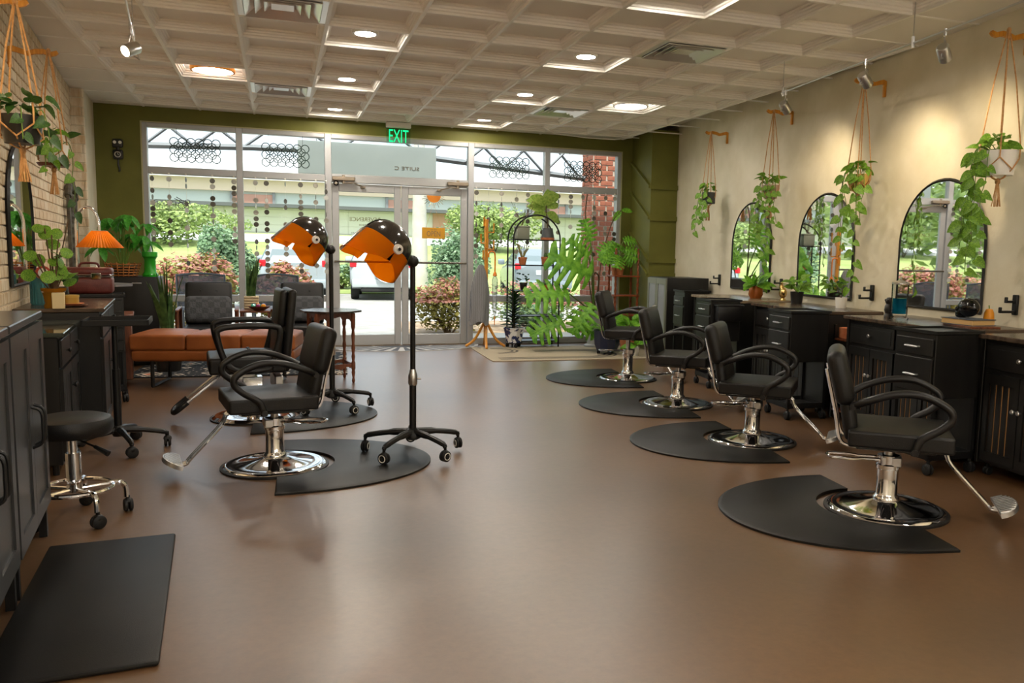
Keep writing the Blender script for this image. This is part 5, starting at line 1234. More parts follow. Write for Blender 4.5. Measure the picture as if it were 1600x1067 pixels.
q = B(); vs = []; fs = []; n, m_ = 28, 10
for i in range(m_+1):
    s = i/m_; z = 1.09-.76*s; rx = .028+.095*min(1, s*2.2)**.6; ry = .03+.05*s
    for j in range(n): a = 2*PI*j/n; k = 1+.16*math.sin(5*a+s*2)*s; vs.append((rx*k*math.cos(a)-.03*s, ry*k*math.sin(a), z+.03*math.sin(3*a)*s))
for i in range(m_):
    for j in range(n): fs.append((i*n+j, i*n+(j+1) % n, (i+1)*n+(j+1) % n, (i+1)*n+j))
fs.append(tuple(range(n))); q.add(vs, fs); q.build('cloth', capemat(), t, 60)
t = T('umbrella', 'folded clear umbrella with an orange handle hanging on the coat rack', 'umbrella', (2.665, 10.44, .30))
om = mat('orange_plastic', '#e07a12', .3)
q = B(); q.tube([(0, 0, .0), (0, 0, .12)], [.005, .008], 8); q.build('ferrule', om, t)
q = B(); q.lathe([(.008, .12), (.028, .2), (.035, .45), (.038, .60), (.03, .62), (.012, .66)], 12); q.build('canopy', glassy('clear_vinyl', (.86, .87, .88, 1), .15, .1, (.8, .8, .82, 1), .25), t)
q = B(); q.lathe([(.012, .64), (.03, .65), (.02, .69), (.009, .70)], 12); q.build('runner', om, t)
q = B(); q.tube(spline([(0, 0, .68), (0, 0, .90), (-.015, 0, .955), (-.06, 0, .965), (-.085, 0, .93), (-.085, 0, .89)], 4), .010, 8); q.build('handle', om, t)
# ---------------------------------------------------------------- plants
def orient(o, x_dir, normal, size, wid=1.0):
    x = Vector(x_dir).normalized(); z = Vector(normal); z = (z-x*z.dot(x)).normalized(); y = z.cross(x)
    M_ = Matrix(((x.x, y.x, z.x), (x.y, y.y, z.y), (x.z, y.z, z.z))); o.rotation_euler = M_.to_euler(); o.scale = (size, size*wid, size)
def leaf_at(t, me, p, d, n, size, wid=1.0):
    o = link('leaf', me, t, p); orient(o, d, n, size, wid); return o
def hanging(label, p, z_top, pr, ph, potm, vines, leafs, lsize, seed, face, crown=16, square=False, tass=True, saucer=None, bias=None):
    """p: pot bottom centre (world). vines: list of lengths. face: direction toward the room"""
    rnd = random.Random(seed); t = T('hanging_plant', label, 'hanging plant', p, 0, 'trailing plants in rope hangers'); H = z_top-p[2]
    prof = [(pr*.80, 0), (pr, ph*.9), (pr*1.02, ph)] if not square else [(pr*.96, 0), (pr, .01), (pr, ph)]
    pot(t, prof, potm)
    q = B()
    for k in range(4):
        a = PI/4+PI/2*k; x, y = pr*1.06*math.cos(a), pr*1.06*math.sin(a); a2 = a+PI/4; x2, y2 = pr*.95*math.cos(a2), pr*.95*math.sin(a2)
        q.tube([(.004*math.cos(a), .004*math.sin(a), H), (x*.55, y*.55, (H+ph)*.55), (x, y, ph+.03), (x, y, ph*.7)], .0045, 5)
        for s in (-1, 1): a3 = a+s*PI/4; q.tube([(x, y, ph*.7), (pr*.98*math.cos(a3), pr*.98*math.sin(a3), ph*.22), (pr*.4*math.cos(a3), pr*.4*math.sin(a3), -.012), (0, 0, -.03)], .0042, 5)
    q.sph((0, 0, H-.01), (.014, .014, .02), 8, 6); q.sph((0, 0, -.035), (.016, .016, .022), 8, 6)
    q.build('rope_hanger', K['rope'], t)
    if tass:
        q = B()
        for k in range(12): a = 2*PI*k/12; q.tube([(.006*math.cos(a), .006*math.sin(a), -.04), (.016*math.cos(a), .016*math.sin(a), -.12), (.022*math.cos(a)+rnd.uniform(-.01, .01), .022*math.sin(a), -.19)], .0035, 4)
        q.build('tassel', K['rope'], t)
    if saucer: q = B(); q.lathe([(.0001, -.012), (pr*.95, -.012), (pr*1.1, .008), (pr*1.05, .008), (pr*.9, -.004), (.0001, -.004)], 24); q.build('saucer', saucer, t)
    fa = math.atan2(face[1], face[0])
    for k in range(crown):
        a = rnd.uniform(0, 2*PI); rr = pr*rnd.uniform(.2, 1.25); z = ph+rnd.uniform(.02, .10); pp = Vector((rr*math.cos(a), rr*math.sin(a), z))
        d = Vector((math.cos(a), math.sin(a), rnd.uniform(-.7, .6))); n = Vector((face[0]*.8, face[1]*.8, .8)) if rnd.random() < .7 else Vector((0, 0, 1))
        leaf_at(t, rnd.choice(leafs), pp, d, n, lsize*rnd.uniform(.75, 1.15))
    for k, L in enumerate(vines):
        a = (bias[k] if bias and k < len(bias) else rnd.uniform(-1.9, 1.9))+fa
        x, y = math.cos(a), math.sin(a); pts = [Vector((pr*.5*x, pr*.5*y, ph)), Vector((pr*1.15*x, pr*1.15*y, ph+.03)), Vector((pr*1.45*x, pr*1.45*y, ph-.05))]
        z = ph-.05; cx, cy = pr*1.45*x, pr*1.45*y
        while z > ph-L:
            z -= .08; cx += rnd.uniform(-.018, .018); cy += rnd.uniform(-.018, .018); pts.append(Vector((cx, cy, z)))
        sp = spline(pts, 3); q = B(); q.tube(sp, .0028, 5); q.build('vine', K['vine'], t)
        step = .062; acc = 0; side = 1
        for i in range(3, len(sp)):
            acc += (sp[i]-sp[i-1]).length
            if acc > step:
                acc = 0; side = -side; step = rnd.uniform(.05, .085)*lsize/.085
                tang = Vector((-face[1], face[0], 0))*side
                d = tang*rnd.uniform(.5, 1.1)+Vector((0, 0, rnd.uniform(-1.0, -.35)))+Vector(face)*rnd.uniform(0, .4)
                leaf_at(t, rnd.choice(leafs), sp[i]+d.normalized()*.012, d, Vector(face)+Vector((0, 0, .35)), lsize*rnd.uniform(.7, 1.15))
    return t
FR = (-.85, -.5, 0); FL = (.75, -.65, 0); fgrey = K['grey']
def arm(y, off=.235): return onR(y, 0, off)
a = arm(8.52); hanging('trailing pothos in a square grey pot, farthest from the camera on the right wall', (a.x, a.y, 1.86), 2.67, .075, .13, fgrey, [.32, .42, .40, .28, .22], L_POT, .070, 11, FR, 18, True, bias=[-1.0, -.8, -.3, -1.4, .4])
a = arm(7.02); hanging('trailing pothos in a small pinkish pot beside the farthest mirror', (a.x, a.y, 1.83), 2.67, .078, .13, mat('pink_clay', '#b79a8a', .7), [.75, .62, .50, .40, .32, .30], L_POT, .066, 12, FR, 24, bias=[.2, .5, -.4, -1.0, .9, -.7])
a = arm(5.53); hanging('trailing pothos in a gold pot above the middle mirror', (a.x, a.y, 1.80), 2.67, .085, .13, K['brass'], [.88, .50, .45, .55, .35, .30], L_POT, .075, 13, FR, 26, tass=False, bias=[.1, -1.2, -1.5, -.8, .3, .7])
a = arm(4.02); hanging('trailing pothos in a white pot at the right picture edge', (a.x, a.y, 1.79), 2.68, .105, .15, K['white'], [.72, .62, .55, .60, .48, .40, .45], L_POT, .080, 14, FR, 24, bias=[-.85, -1.1, -.6, -1.3, -.9, -.2, -1.5])
a = onL(4.93, 0, .24); hanging('dark trailing plant in a black pot at the left picture edge', (a.x, a.y, 1.755), 2.47, .098, .14, K['dkpot'], [.16, .12], L_POTD, .075, 15, FL, 20, bias=[.3, -.6, .8, -.2])
a = onL(6.16, 0, .24); hanging('trailing plant in a white pot with a wooden saucer on the left wall', (a.x, a.y, 1.76), 2.48, .088, .125, K['white'], [.40, .14, .12, .10], [L_POTD[0], L_POT[0], L_POT[1]], .078, 16, FL, 14, saucer=K['walnut'], bias=[1.5, -1.0, -.7, -.4])

def crown_plant(t, me, z, n, size, rnd, spread=.10, up=.5, face=(0, -1, 0), h=.12):
    for k in range(n):
        a = rnd.uniform(0, 2*PI); r = spread*rnd.uniform(.2, 1); p = Vector((r*math.cos(a), r*math.sin(a), z+rnd.uniform(0, h)))
        leaf_at(t, me if not isinstance(me, list) else rnd.choice(me), p, (math.cos(a), math.sin(a), rnd.uniform(-.3, up)), Vector(face)*.7+Vector((0, 0, .8)), size*rnd.uniform(.7, 1.2))
rn = random.Random(5)
OV = oval_leaf(K['philo'], .22); FID = oval_leaf(K['fiddle'], .36, .06, .25); MON = oval_leaf(K['money'], .2, .06, .35); RDL = round_leaf(K['pothos']); RDD = round_leaf(K['dark'])
# counter plants on the right
t = T('potted_plant', 'broad leaved plant in a copper pot on the farthest right counter', 'potted plant', (4.63, 7.32, CT)); pot(t, [(.055, 0), (.075, .04), (.07, .10), (.06, .125)], mat('copper_glaze', '#a85a1e', .25, .3)); crown_plant(t, OV, .13, 14, .20, rn, .04, 1.2, FR, .02)
t = T('potted_plant', 'bushy pothos in a dark pot beside the gold bird', 'potted plant', (4.54, 6.48, CT)); pot(t, [(.05, 0), (.06, .10), (.062, .11)], K['dkpot']); crown_plant(t, L_POT, .12, 30, .08, rn, .10, .7, FR, .12)
q = B()
for k in range(8): a = rn.uniform(0, 6.28); q.tube([(0, 0, .10), (.06*math.cos(a), .06*math.sin(a), .17), (.13*math.cos(a), .13*math.sin(a), .18)], .003, 5)
q.build('stems', K['vine'], t)
t = T('potted_plant', 'tiny sparse plant in a white pot below the middle mirror', 'potted plant', (4.57, 5.88, CT)); pot(t, [(.042, 0), (.05, .085), (.05, .09)], K['white']); crown_plant(t, RDD, .10, 22, .028, rn, .05, .8, FR, .12)
q = B()
for k in range(6): a = rn.uniform(0, 6.28); q.tube([(0, 0, .08), (.03*math.cos(a), .03*math.sin(a), .15), (.055*math.cos(a), .055*math.sin(a), .20)], .0025, 4)
q.build('stems', K['stemb'], t)

# plants on the left counters
t = T('potted_plant', 'round leaved pilea in an amber glass pot on the left counter', 'potted plant', (-1.36, 6.0, .845)); am = glassy('amber_glass', (.85, .45, .06, 1), .15, .05, (.6, .3, .03, 1), .45); pot(t, [(.055, 0), (.058, .015), (.05, .03), (.062, .09), (.075, .125)], am)
q = B(); tips = []
for k in range(20):
    a = rn.uniform(0, 6.28); r = rn.uniform(.03, .12); z = rn.uniform(.2, .56); tip = Vector((r*math.cos(a), r*math.sin(a), z)); tips.append(tip); q.tube([(.01*math.cos(a), .01*math.sin(a), .09), (tip.x*.4, tip.y*.4, z*.6), tip], .004, 5)
q.tube([(0, 0, .1), (.05, .02, .35), (.10, .0, .56)], .004, 5); q.build('stems', K['stemb'], t)
for tip in tips: leaf_at(t, RDL, tip, (rn.uniform(-1, 1), rn.uniform(-1, .3), rn.uniform(-.8, .3)), (.3, -.9, .4), rn.uniform(.06, .09))
t = T('potted_plant', 'small peperomia in a dark pot next to the pilea', 'potted plant', (-1.44, 6.52, .845)); pot(t, [(.045, 0), (.055, .06), (.05, .11)], K['dkpot']); crown_plant(t, [RDL, RDD], .13, 16, .10, rn, .06, .6, (.3, -.9, 0), .08)
for k, (z, r, m, l) in enumerate(((0, .105, K['walnut'], 'dark wooden plate on the left counter, lowest'), (.010, .085, K['terra'], 'brown plate stacked on the dark plate'))):
    t = T('plate', l, 'plate', (-1.30, 6.12, .845+z)); q = B(); q.lathe([(.0001, 0), (r*.7, 0), (r, .010), (r, .013), (r*.7, .006), (.0001, .006)], 28); q.build('dish', m, t)
t = T('tin', 'round yellow tin on the stacked plates', 'tin', (-1.30, 6.12, .862)); q = B(); q.lathe([(.0001, 0), (.055, 0), (.055, .045), (.0001, .045)], 24); q.build('can', mat('ochre_tin', '#b08a3c', .4, .3), t); q = B(); q.lathe([(.0001, .044), (.058, .044), (.058, .058), (.0001, .060)], 24); q.build('lid', mat('ochre_tin_lid', '#c29d4a', .4, .3), t)
t = T('canister', 'teal ribbed canister with a red and white round badge behind the pilea', 'canister', (-1.50, 6.30, .845)); q = B()
tl = mat('teal_plastic', '#3f7a80', .3); q.lathe([(.0001, 0), (.06, 0), (.06, .20), (.0001, .20)], 20); q.build('body', tl, t)
for k in range(20): a = 2*PI*k/20; q = B(); q.cyl((.06*math.cos(a), .06*math.sin(a), .01), (.06*math.cos(a), .06*math.sin(a), .14), .005, n=6); q.build('rib', tl, t)
q = B(); q.lathe([(.0001, 0), (.045, 0), (.045, .004), (.0001, .004)], 24, MX((.03, -.062, .215), R(25), PI/2)); bd_ = q.build('badge', mat('badge_red', '#b8452f', .5), t); q = B(); q.lathe([(.0001, .0045), (.030, .0045), (.030, .006), (.0001, .006)], 24, MX((.03, -.062, .215), R(25), PI/2)); q.build('badge_centre', K['white'], bd_)
t = T('card_box', 'small cream card box beside the amber pot', 'box', (-1.32, 5.93, .845), .2); q = B(); q.rbox(-.035, .035, -.045, .045, 0, .10, .003, 1); q.build('carton', mat('cream_card', '#cbb98f', .7), t)
t = T('shoe_planter', 'tan shoe-shaped planter with spiky plant on the nearest left cabinet', 'planter', (-1.24, 3.83, .97), R(60)); q = B(); q.rbox(-.10, .08, -.035, .035, 0, .05, .02, 3); q.rbox(-.03, .08, -.035, .035, .03, .11, .02, 3); q.build('pot', mat('tan_clay', '#b09a72', .7), t)
SPK = oval_leaf(K['snake'], .10, .04, -.15)
for k in range(14): a = 2*PI*k/14; leaf_at(t, SPK, (.03, 0, .10), (math.cos(a), math.sin(a), .9), (-math.cos(a), -math.sin(a), 1), .10)
t = T('tray_dish', 'shallow dark dish on the nearest left cabinet', 'dish', (-1.12, 3.62, .97)); q = B(); q.lathe([(.0001, 0), (.07, 0), (.09, .018), (.085, .018), (.065, .006), (.0001, .006)], 24); q.build('dish', K['dkpot'], t)

# money tree in a basket on the fridge, green vase
t = T('basket_planter', 'money tree in a woven basket on top of the black fridge', 'potted plant', (-1.54, 9.62, .93)); wk = mat('wicker', '#b5763a', .8, 0, '#8a5426', 30, 3)
for r in range(5):
    z = .012+.028*r; q = B(); q.ring((0, 0, z), .135+.008*r, .007, 28, 5); q.build('weave', wk, t)
for k in range(18): a = 2*PI*k/18; q = B(); q.tube([(.13*math.cos(a), .13*math.sin(a), 0), (.175*math.cos(a), .175*math.sin(a), .14)], .006, 5); q.build('stake', wk, t)
q = B(); q.lathe([(.0001, 0), (.12, 0), (.15, .11), (.0001, .11)], 20); q.build('liner', K['dkpot'], t)
q = B(); tips = []
for k in range(13):
    a = rn.uniform(0, 6.28); r = rn.uniform(.08, .30); z = rn.uniform(.30, .66); tip = Vector((r*math.cos(a)*1.1, r*math.sin(a)*.7, z)); tips.append(tip); q.tube([(.02*math.cos(a), .02*math.sin(a), .10), (tip.x*.35, tip.y*.35, z*.8), tip], .006, 5)
q.build('stems', K['vine'], t)
for tip in tips:
    a0_ = rn.uniform(0, 6.28)
    for k in range(5): a = a0_+2*PI*k/5; leaf_at(t, MON, tip, (math.cos(a), math.sin(a), rn.uniform(-.9, -.2)), (math.cos(a)*.3, -.5, 1), rn.uniform(.14, .20))
t = T('glass_vase', 'bright green vase on the fridge beside the basket', 'vase', (-1.275, 9.55, .93)); q = B(); q.lathe([(.0001, 0), (.075, 0), (.078, .02), (.058, .05), (.055, .18), (.065, .20), (.075, .21), (.075, .255), (.066, .258), (.06, .22), (.05, .19)], 28); q.build('vase', mat('green_glaze', '#1f8a1c', .2, 0, '#2aa024', 4, 2), t)

def snake(label, loc, n, L, r, seed, potf):
    rr = random.Random(seed); t = T('snake_plant', label, 'potted plant', loc, 0, 'snake plants'); z = potf(t)
    for k in range(n):
        a = rr.uniform(0, 6.28); lean = rr.uniform(.05, .35); l = L*rr.uniform(.55, 1.05); w_ = .032
        q = B(); vs = []; fs = []; tw = rr.uniform(0, 3)
        for i in range(8):
            s = i/7; ww = w_*(1-.15*s)*(1 if s < .6 else max(.02, (1-s)/.4)); cx = r*.4*math.cos(a)+lean*l*s*s*math.cos(a); cy = r*.4*math.sin(a)+lean*l*s*s*math.sin(a); u = Vector((math.cos(tw+s), math.sin(tw+s), 0)); nn = Vector((-u.y, u.x, 0))
            c = Vector((cx, cy, z+l*s)); vs += [c-u*ww, c+nn*.006, c+u*ww, c-nn*.003]
        for i in range(7):
            for j in range(4): fs.append((4*i+j, 4*i+(j+1) % 4, 4*i+4+(j+1) % 4, 4*i+4+j))
        q.add(vs, fs); q.build('leaf', K['snake'], t, 60)
def p_floor(t): pot(t, [(.11, 0), (.14, .26), (.145, .28)], K['dkpot']); return .25
def p_bask(t):
    for r in range(5): q = B(); q.rbox(-.075, .075, -.075, .075, .028*r+.001, .028*r+.027, .008, 1); q.build('weave', mat('pale_weave', '#c2b190', .85), t)
    return .135
snake('tall snake plant in a dark pot between fridge and left armchair', (-1.06, 8.98, 0.012), 11, .80, .09, 3, p_floor)
snake('snake plant in a pale woven pot on the end table', (-.29, 9.54, .59), 10, .42, .05, 4, p_bask)

# china pot with dark plant on casters
t = T('china_pot_plant', 'dark spiky plant in a blue and white china pot on casters', 'potted plant', (2.93, 10.42, .01)); cm = mat('blue_white_china', '#e6e6ea', .2, 0, '#2a3562', 14, 3, lo=.48, hi=.53)
q = B(); q.lathe([(.0001, .06), (.10, .06), (.135, .22), (.15, .25), (.15, .262), (.14, .262), (.13, .235), (.0001, .23)], 8); q.build('pot', cm, t, 20)
q = B(); q.lathe([(.0001, .05), (.11, .05), (.11, .062), (.0001, .062)], 20); q.build('plant_caddy', K['blk'], t)
for k in range(3): a = R(30+120*k); caster(t, .09*math.cos(a), .09*math.sin(a), .022, False, .055, a)
q = B(); q.tube([(0, 0, .22), (.0, 0, .62)], .012, 6); q.build('stem', K['stemb'], t)
SPD = oval_leaf(K['dark'], .14, .05, .25)
for k in range(90):
    a = 2.4*k; z = .27+.44*k/90; leaf_at(t, SPD, (0, 0, z), (math.cos(a), math.sin(a), .25+.7*k/90), (0, 0, 1), .22-.09*k/90)

# arched plant shelf
t = T('arched_plant_shelf', 'black metal arched plant shelf in front of the right window', 'shelf', (3.21, 10.50, .01))
for y in (-.14, .14):
    pts = [(-.32, y, 0), (-.32, y, 1.42)]+[(-.32*math.cos(a), y, 1.42+.32*math.sin(a)) for a in [PI*k/16 for k in range(1, 16)]]+[(.32, y, 1.42), (.32, y, 0)]
    q = B(); q.tube(pts, .011, 6); q.build('arch_frame', K['blk'], t)
for z in (1.415, 1.08, .745, .41, .08):
    q = B(); q.tube([(-.32, -.14, z), (.32, -.14, z), (.32, .14, z), (-.32, .14, z)], .007, 5, closed=True); q.box(-.31, .31, -.13, .13, z-.003, z+.003); q.build('shelf', K['blk'], t)
SH = lambda z: .01+z+.0075
t = T('flower_pot', 'olive grey square flower pot on the top of the arched shelf', 'flower pot', (3.04, 10.50, SH(1.415))); q = B(); q.rbox(-.085, .085, -.085, .085, 0, .165, .012, 2); q.rbox(-.092, .092, -.092, .092, .15, .175, .006, 1); q.build('pot', mat('olive_grey', '#8d9080', .7), t)
q = B()
for k in range(16): a = rn.uniform(0, 6.28); q.tube([(0, 0, .17), (.06*math.cos(a), .06*math.sin(a), .30), (.15*math.cos(a), .12*math.sin(a), rn.uniform(.36, .5))], .0022, 4)
q.build('twigs', K['stemb'], t)
t = T('fiddle_leaf_plant', 'pale green fiddle leaf plant in a dark pot with terracotta base on the arched shelf', 'potted plant', (3.40, 10.50, SH(1.415))); q = B(); q.lathe([(.0001, 0), (.09, 0), (.092, .03), (.0001, .03)], 24); q.build('saucer', K['terra'], t); pot(t, [(.086, .03), (.066, .15), (.066, .155)], K['grey'])
q = B(); q.tube(spline([(0, 0, .13), (-.01, 0, .28), (-.03, 0, .40), (0, 0, .56)], 4), .008, 6); q.build('stem', K['stemb'], t)
for z, a, p_ in ((.36, -.2, -.5), (.36, 3.3, -.25), (.40, 2.6, .3), (.42, .5, .5), (.46, 3.5, .6), (.5, .2, .7), (.5, 2.9, .2), (.55, .6, .4), (.44, -1.6, .9), (.44, 1.4, .5)): leaf_at(t, FID, (-.02, 0, z), (math.cos(a), math.sin(a)*.5, p_), (0, -.8, .6), rn.uniform(.20, .27))
def tpot(label, x, y, z, r, h, m): 
    t = T('flower_pot', label, 'potted plant', (x, y, z)); pot(t, [(r*.75, 0), (r, h*.75), (r*1.08, h*.76), (r*1.08, h)], m); return t
t = tpot('terracotta pot with a pale branching succulent on the arched shelf', 3.05, 10.48, SH(1.08), .055, .10, K['terra'])
q = B()
for k in range(16): a = rn.uniform(0, 6.28); q.tube([(.01*math.cos(a), .01*math.sin(a), .08), (.04*math.cos(a), .04*math.sin(a), .16), (.08*math.cos(a), .06*math.sin(a), rn.uniform(.2, .28))], .006, 5)
q.build('branches', leafmat('pale_succulent', '#a5a06a', '#c2b984', 8), t)
t = tpot('terracotta pot with a small cactus on the arched shelf', 3.37, 10.48, SH(1.08), .058, .11, K['terra']); q = B(); q.sph((0, 0, .125), (.028, .028, .04), 10, 8); q.build('cactus', K['snake'], t)
t = tpot('small dark pot with a bushy dark plant on the middle shelf', 3.06, 10.46, SH(.745), .05, .10, K['dkpot']); crown_plant(t, RDD, .11, 26, .035, rn, .08, .8, (0, -1, 0), .12)
t = tpot('terracotta bowl planter on the middle shelf', 3.36, 10.46, SH(.745), .06, .07, K['terra']); crown_plant(t, OV, .07, 10, .10, rn, .03, .8, (0, -1, 0), .01)

# great philodendron
LOB = lobed_leaf(K['philo']); LOB2 = lobed_leaf(K['philo'], 5, .5, .15)
t = T('philodendron', 'huge split-leaf philodendron in a tall grey planter by the right window', 'potted plant', (4.02, 10.32, .01))
q = B(); q.lathe([(.0001, 0), (.13, 0), (.13, .02), (.09, .04), (.085, .07), (.12, .25), (.145, .45), (.165, .475), (.165, .49), (.15, .49), (.13, .45), (.0001, .45)], 28); q.build('pot', mat('grey_urn', '#9a9c9c', .6), t)
big_l = [((3.83, 9.95, .98), (-.80, -.2, .42), (-.25, -.9, .35), .62, 1.25), ((3.52, 9.92, .74), (-1, -.12, .10), (0, -.75, .65), .56, 1.1), ((3.42, 9.85, .40), (-.85, -.2, -.22), (-.1, -.8, .5), .46, 1.05),
         ((3.80, 9.8, .62), (-.62, -.2, -.62), (-.6, -.8, .3), .46, .95), ((3.86, 10.15, 1.22), (-.5, -.1, .5), (0, -.9, .3), .34, 1.2), ((3.90, 10.2, 1.42), (-.2, 0, .9), (0, -1, .2), .30, 1.1), ((3.60, 10.0, .42), (.5, -.3, -.3), (0, -.8, .5), .36, 1.0)]
base = Vector((4.02, 10.32, .01))
for p, d, n, s, w_ in big_l:
    lp__ = Vector(p)-base; leaf_at(t, LOB, lp__, d, n, s, w_)
    q = B(); q.tube(spline([(0, 0, .42), (lp__.x*.35, lp__.y*.3, max(.55, lp__.z*.75)), tuple(lp__)], 5), [.013]*6+[.009]*5, 6); q.build('stem', K['vine'], t)
q = B(); q.tube(spline([(0, 0, .45), (-.08, .1, 1.1), (-.10, .15, 1.75), (-.06, .2, 2.05)], 5), .009, 5); q.tube(spline([(.05, 0, .45), (.12, .1, 1.1), (.28, .15, 1.65), (.42, .15, 1.85)], 5), .008, 5); q.tube(spline([(0, 0, .5), (.02, -.1, .9), (-.08, -.2, 1.0), (-.12, -.2, .85)], 5), .011, 5); q.build('aerial_stem', K['stemb'], t)
leaf_at(t, OV, (.42, .15, 1.85), (-.5, -.1, -.6), (0, -1, .3), .2); leaf_at(t, OV, (.42, .15, 1.85), (1, -.1, .0), (0, -1, .5), .18)

# twisted-post shelf with philodendron
t = T('corner_shelf', 'wooden corner shelf with twisted posts beside the olive column', 'shelf', (4.48, 10.42, .01)); rw_ = mat('red_wood', '#7d3b1c', .45, 0, '#94491f', 10, 3)
for z in (.12, .42, .69, .955): q = B(); q.rbox(-.19, .19, -.14, .14, z-.012, z+.008, .004, 1); q.build('shelf', rw_, t)
for x in (-.165, .165):
    for y in (-.115, .115):
        q = B()
        for ph_ in (0, PI): q.tube([(x+.007*math.cos(k*.8+ph_), y+.007*math.sin(k*.8+ph_), 1.30*k/60) for k in range(61)], .011, 5)
        q.sph((x, y, 1.32), .016, 8, 6); q.build('post', rw_, t)
t = T('philodendron', 'split-leaf philodendron in a small pot on the wooden corner shelf', 'potted plant', (4.37, 10.37, .974)); pot(t, [(.07, 0), (.09, .12), (.092, .13)], K['terra'])
for k in range(11):
    a = rn.uniform(0, 6.28); h = rn.uniform(.12, .38); d = Vector((math.cos(a), math.sin(a)*.6-.3, rn.uniform(-.8, .2))); p = Vector((d.x*.10, d.y*.10, .13+h)); leaf_at(t, LOB2, p, d, (0, -.8, .6), rn.uniform(.17, .26))
    q = B(); q.tube([(0, 0, .12), (p.x*.4, p.y*.4, .14+h*.7), p], .004, 5); q.build('stem', K['vine'], t)
# blue ceramic pot with trailing grass
t = T('ceramic_planter', 'navy blue ceramic planter with arching grass on casters', 'potted plant', (3.88, 9.50, .01)); nv = mat('navy_glaze', '#1d2540', .25)
q = B(); q.lathe([(.0001, .05), (.13, .05), (.16, .12), (.17, .28), (.175, .30), (.16, .30), (.15, .26), (.0001, .25)], 10); q.build('pot', nv, t, 20)
for k in range(3): a = R(30+120*k); caster(t, .10*math.cos(a), .10*math.sin(a), .022, False, .055, a)
GR = oval_leaf(K['philo'], .035, .01, .9)
for k in range(46): a = rn.uniform(0, 6.28); leaf_at(t, GR, (.06*math.cos(a), .06*math.sin(a), .27), (math.cos(a), math.sin(a), rn.uniform(.6, 1.8)), (-math.cos(a), -math.sin(a), 1.0), rn.uniform(.22, .34))
t = T('ceramic_planter', 'leafy green plant in a terracotta pot under the wooden shelf', 'potted plant', (4.33, 9.86, .0)); pot(t, [(.09, 0), (.12, .18), (.125, .2)], K['terra']); crown_plant(t, [OV, GR], .22, 40, .20, rn, .07, 1.4, (0, -1, 0), .22)
t = T('ceramic_planter', 'small plant in a white pot on the floor by the grey metal cabinet', 'potted plant', (4.16, 9.28, .0)); pot(t, [(.05, 0), (.065, .11), (.065, .12)], K['white']); crown_plant(t, [OV], .13, 12, .17, rn, .04, 1.4, (0, -1, 0), .04)

# ---------------------------------------------------------------- window ornaments
DY = YB-.045
db = B(); db.lathe([(.0001, -.0012), (.031, -.0012), (.031, .0012), (.0001, .0012)], 14, MX((0, 0, 0), 0, PI/2)); shell_m = [mat('shell_grey', '#8f8b80', .35, 0, '#a5a196', 20, 2), mat('shell_dark', '#5d5a52', .35), mat('shell_pale', '#c8cac4', .25)]
dms = [db.mesh('disc', m, 40) for m in shell_m]
strL = [(-1.395, .95), (-1.215, .80), (-1.03, 1.05), (-.74, 1.05), (-.50, .90), (-.255, .95), (-.345+.02, .9), (-.13, 1.12), (.09, .85), (.27, 1.15), (.45, 1.10), (.575, 1.12),
        (2.505, 1.0), (2.67, .7), (2.85, .75), (3.06, .9), (3.22, .65), (3.43, .75), (3.66, .6), (3.84, .7), (4.02, .95), (4.19, 1.15), (4.36, 1.05), (4.50, 1.15)]
strL = [s for s in strL if not (-.47 < s[0] < -.32)]
for k, (x, L) in enumerate(strL):
    rr = random.Random(100+k); where = ('left window' if x < .62 else 'right window'); n_ = k+1 if x < .62 else k+1-11
    num = ['first', 'second', 'third', 'fourth', 'fifth', 'sixth', 'seventh', 'eighth', 'ninth', 'tenth', 'eleventh', 'twelfth', 'thirteenth'][n_-1]
    t = T('disc_garland', f'hanging string of shell discs, {num} from the left in the {where}', 'garland', (x, DY, 2.10), 0, 'shell disc garlands')
    q = B(); q.cyl((0, 0, 0), (0, 0, -L-.1), .0012, n=4); q.sph((0, .0, .0), .012, 8, 6); q.build('thread', K['white'], t)
    z = -.06
    while z > -L-.08:
        o = link('disc', rr.choice(dms[:2]+dms), t, (0, 0, z)); o.rotation_euler = (0, 0, rr.choice((0, .2, -.3, .9, 1.35)))
        z -= rr.choice((.068, .072, .075, .14, .21))
# circle lattice panels
rb_ = B(); rb_.tube([(.047*math.cos(2*PI*k/20), 0, .047*math.sin(2*PI*k/20)) for k in range(20)], .0056, 5, closed=True); ringm = rb_.mesh('ring', mat('verdigris_metal', '#1f3a30', .6), 60)
for (xa, xb, l) in ((-1.196, -.643, 'far left pane'), (-.173, .377, 'pane left of the doors'), (2.664, 3.258, 'pane right of the doors'), (3.733, 4.31, 'far right pane')):
    t = T('lattice_panel', f'green metal panel of interlaced rings at the top of the {l}', 'ornament', ((xa+xb)/2, YB-.02, 2.39), 0, 'interlaced ring panels')
    nx = 6; dx = .092
    for i in range(nx):
        for j in range(3): link('ring', ringm, t, (-(nx-1)/2*dx+i*dx, 0, (j-1)*.092))
    for u in (-.2, .2): q = B(); q.cyl((u, .012, .12), (u, .012, .26), .002, n=5); q.build('hanging_wire', K['blk'], t)
    for i in range(nx-1):
        for j in range(2): link('ring', ringm, t, (-(nx-1)/2*dx+(i+.5)*dx, 0, (j-.5)*.092))
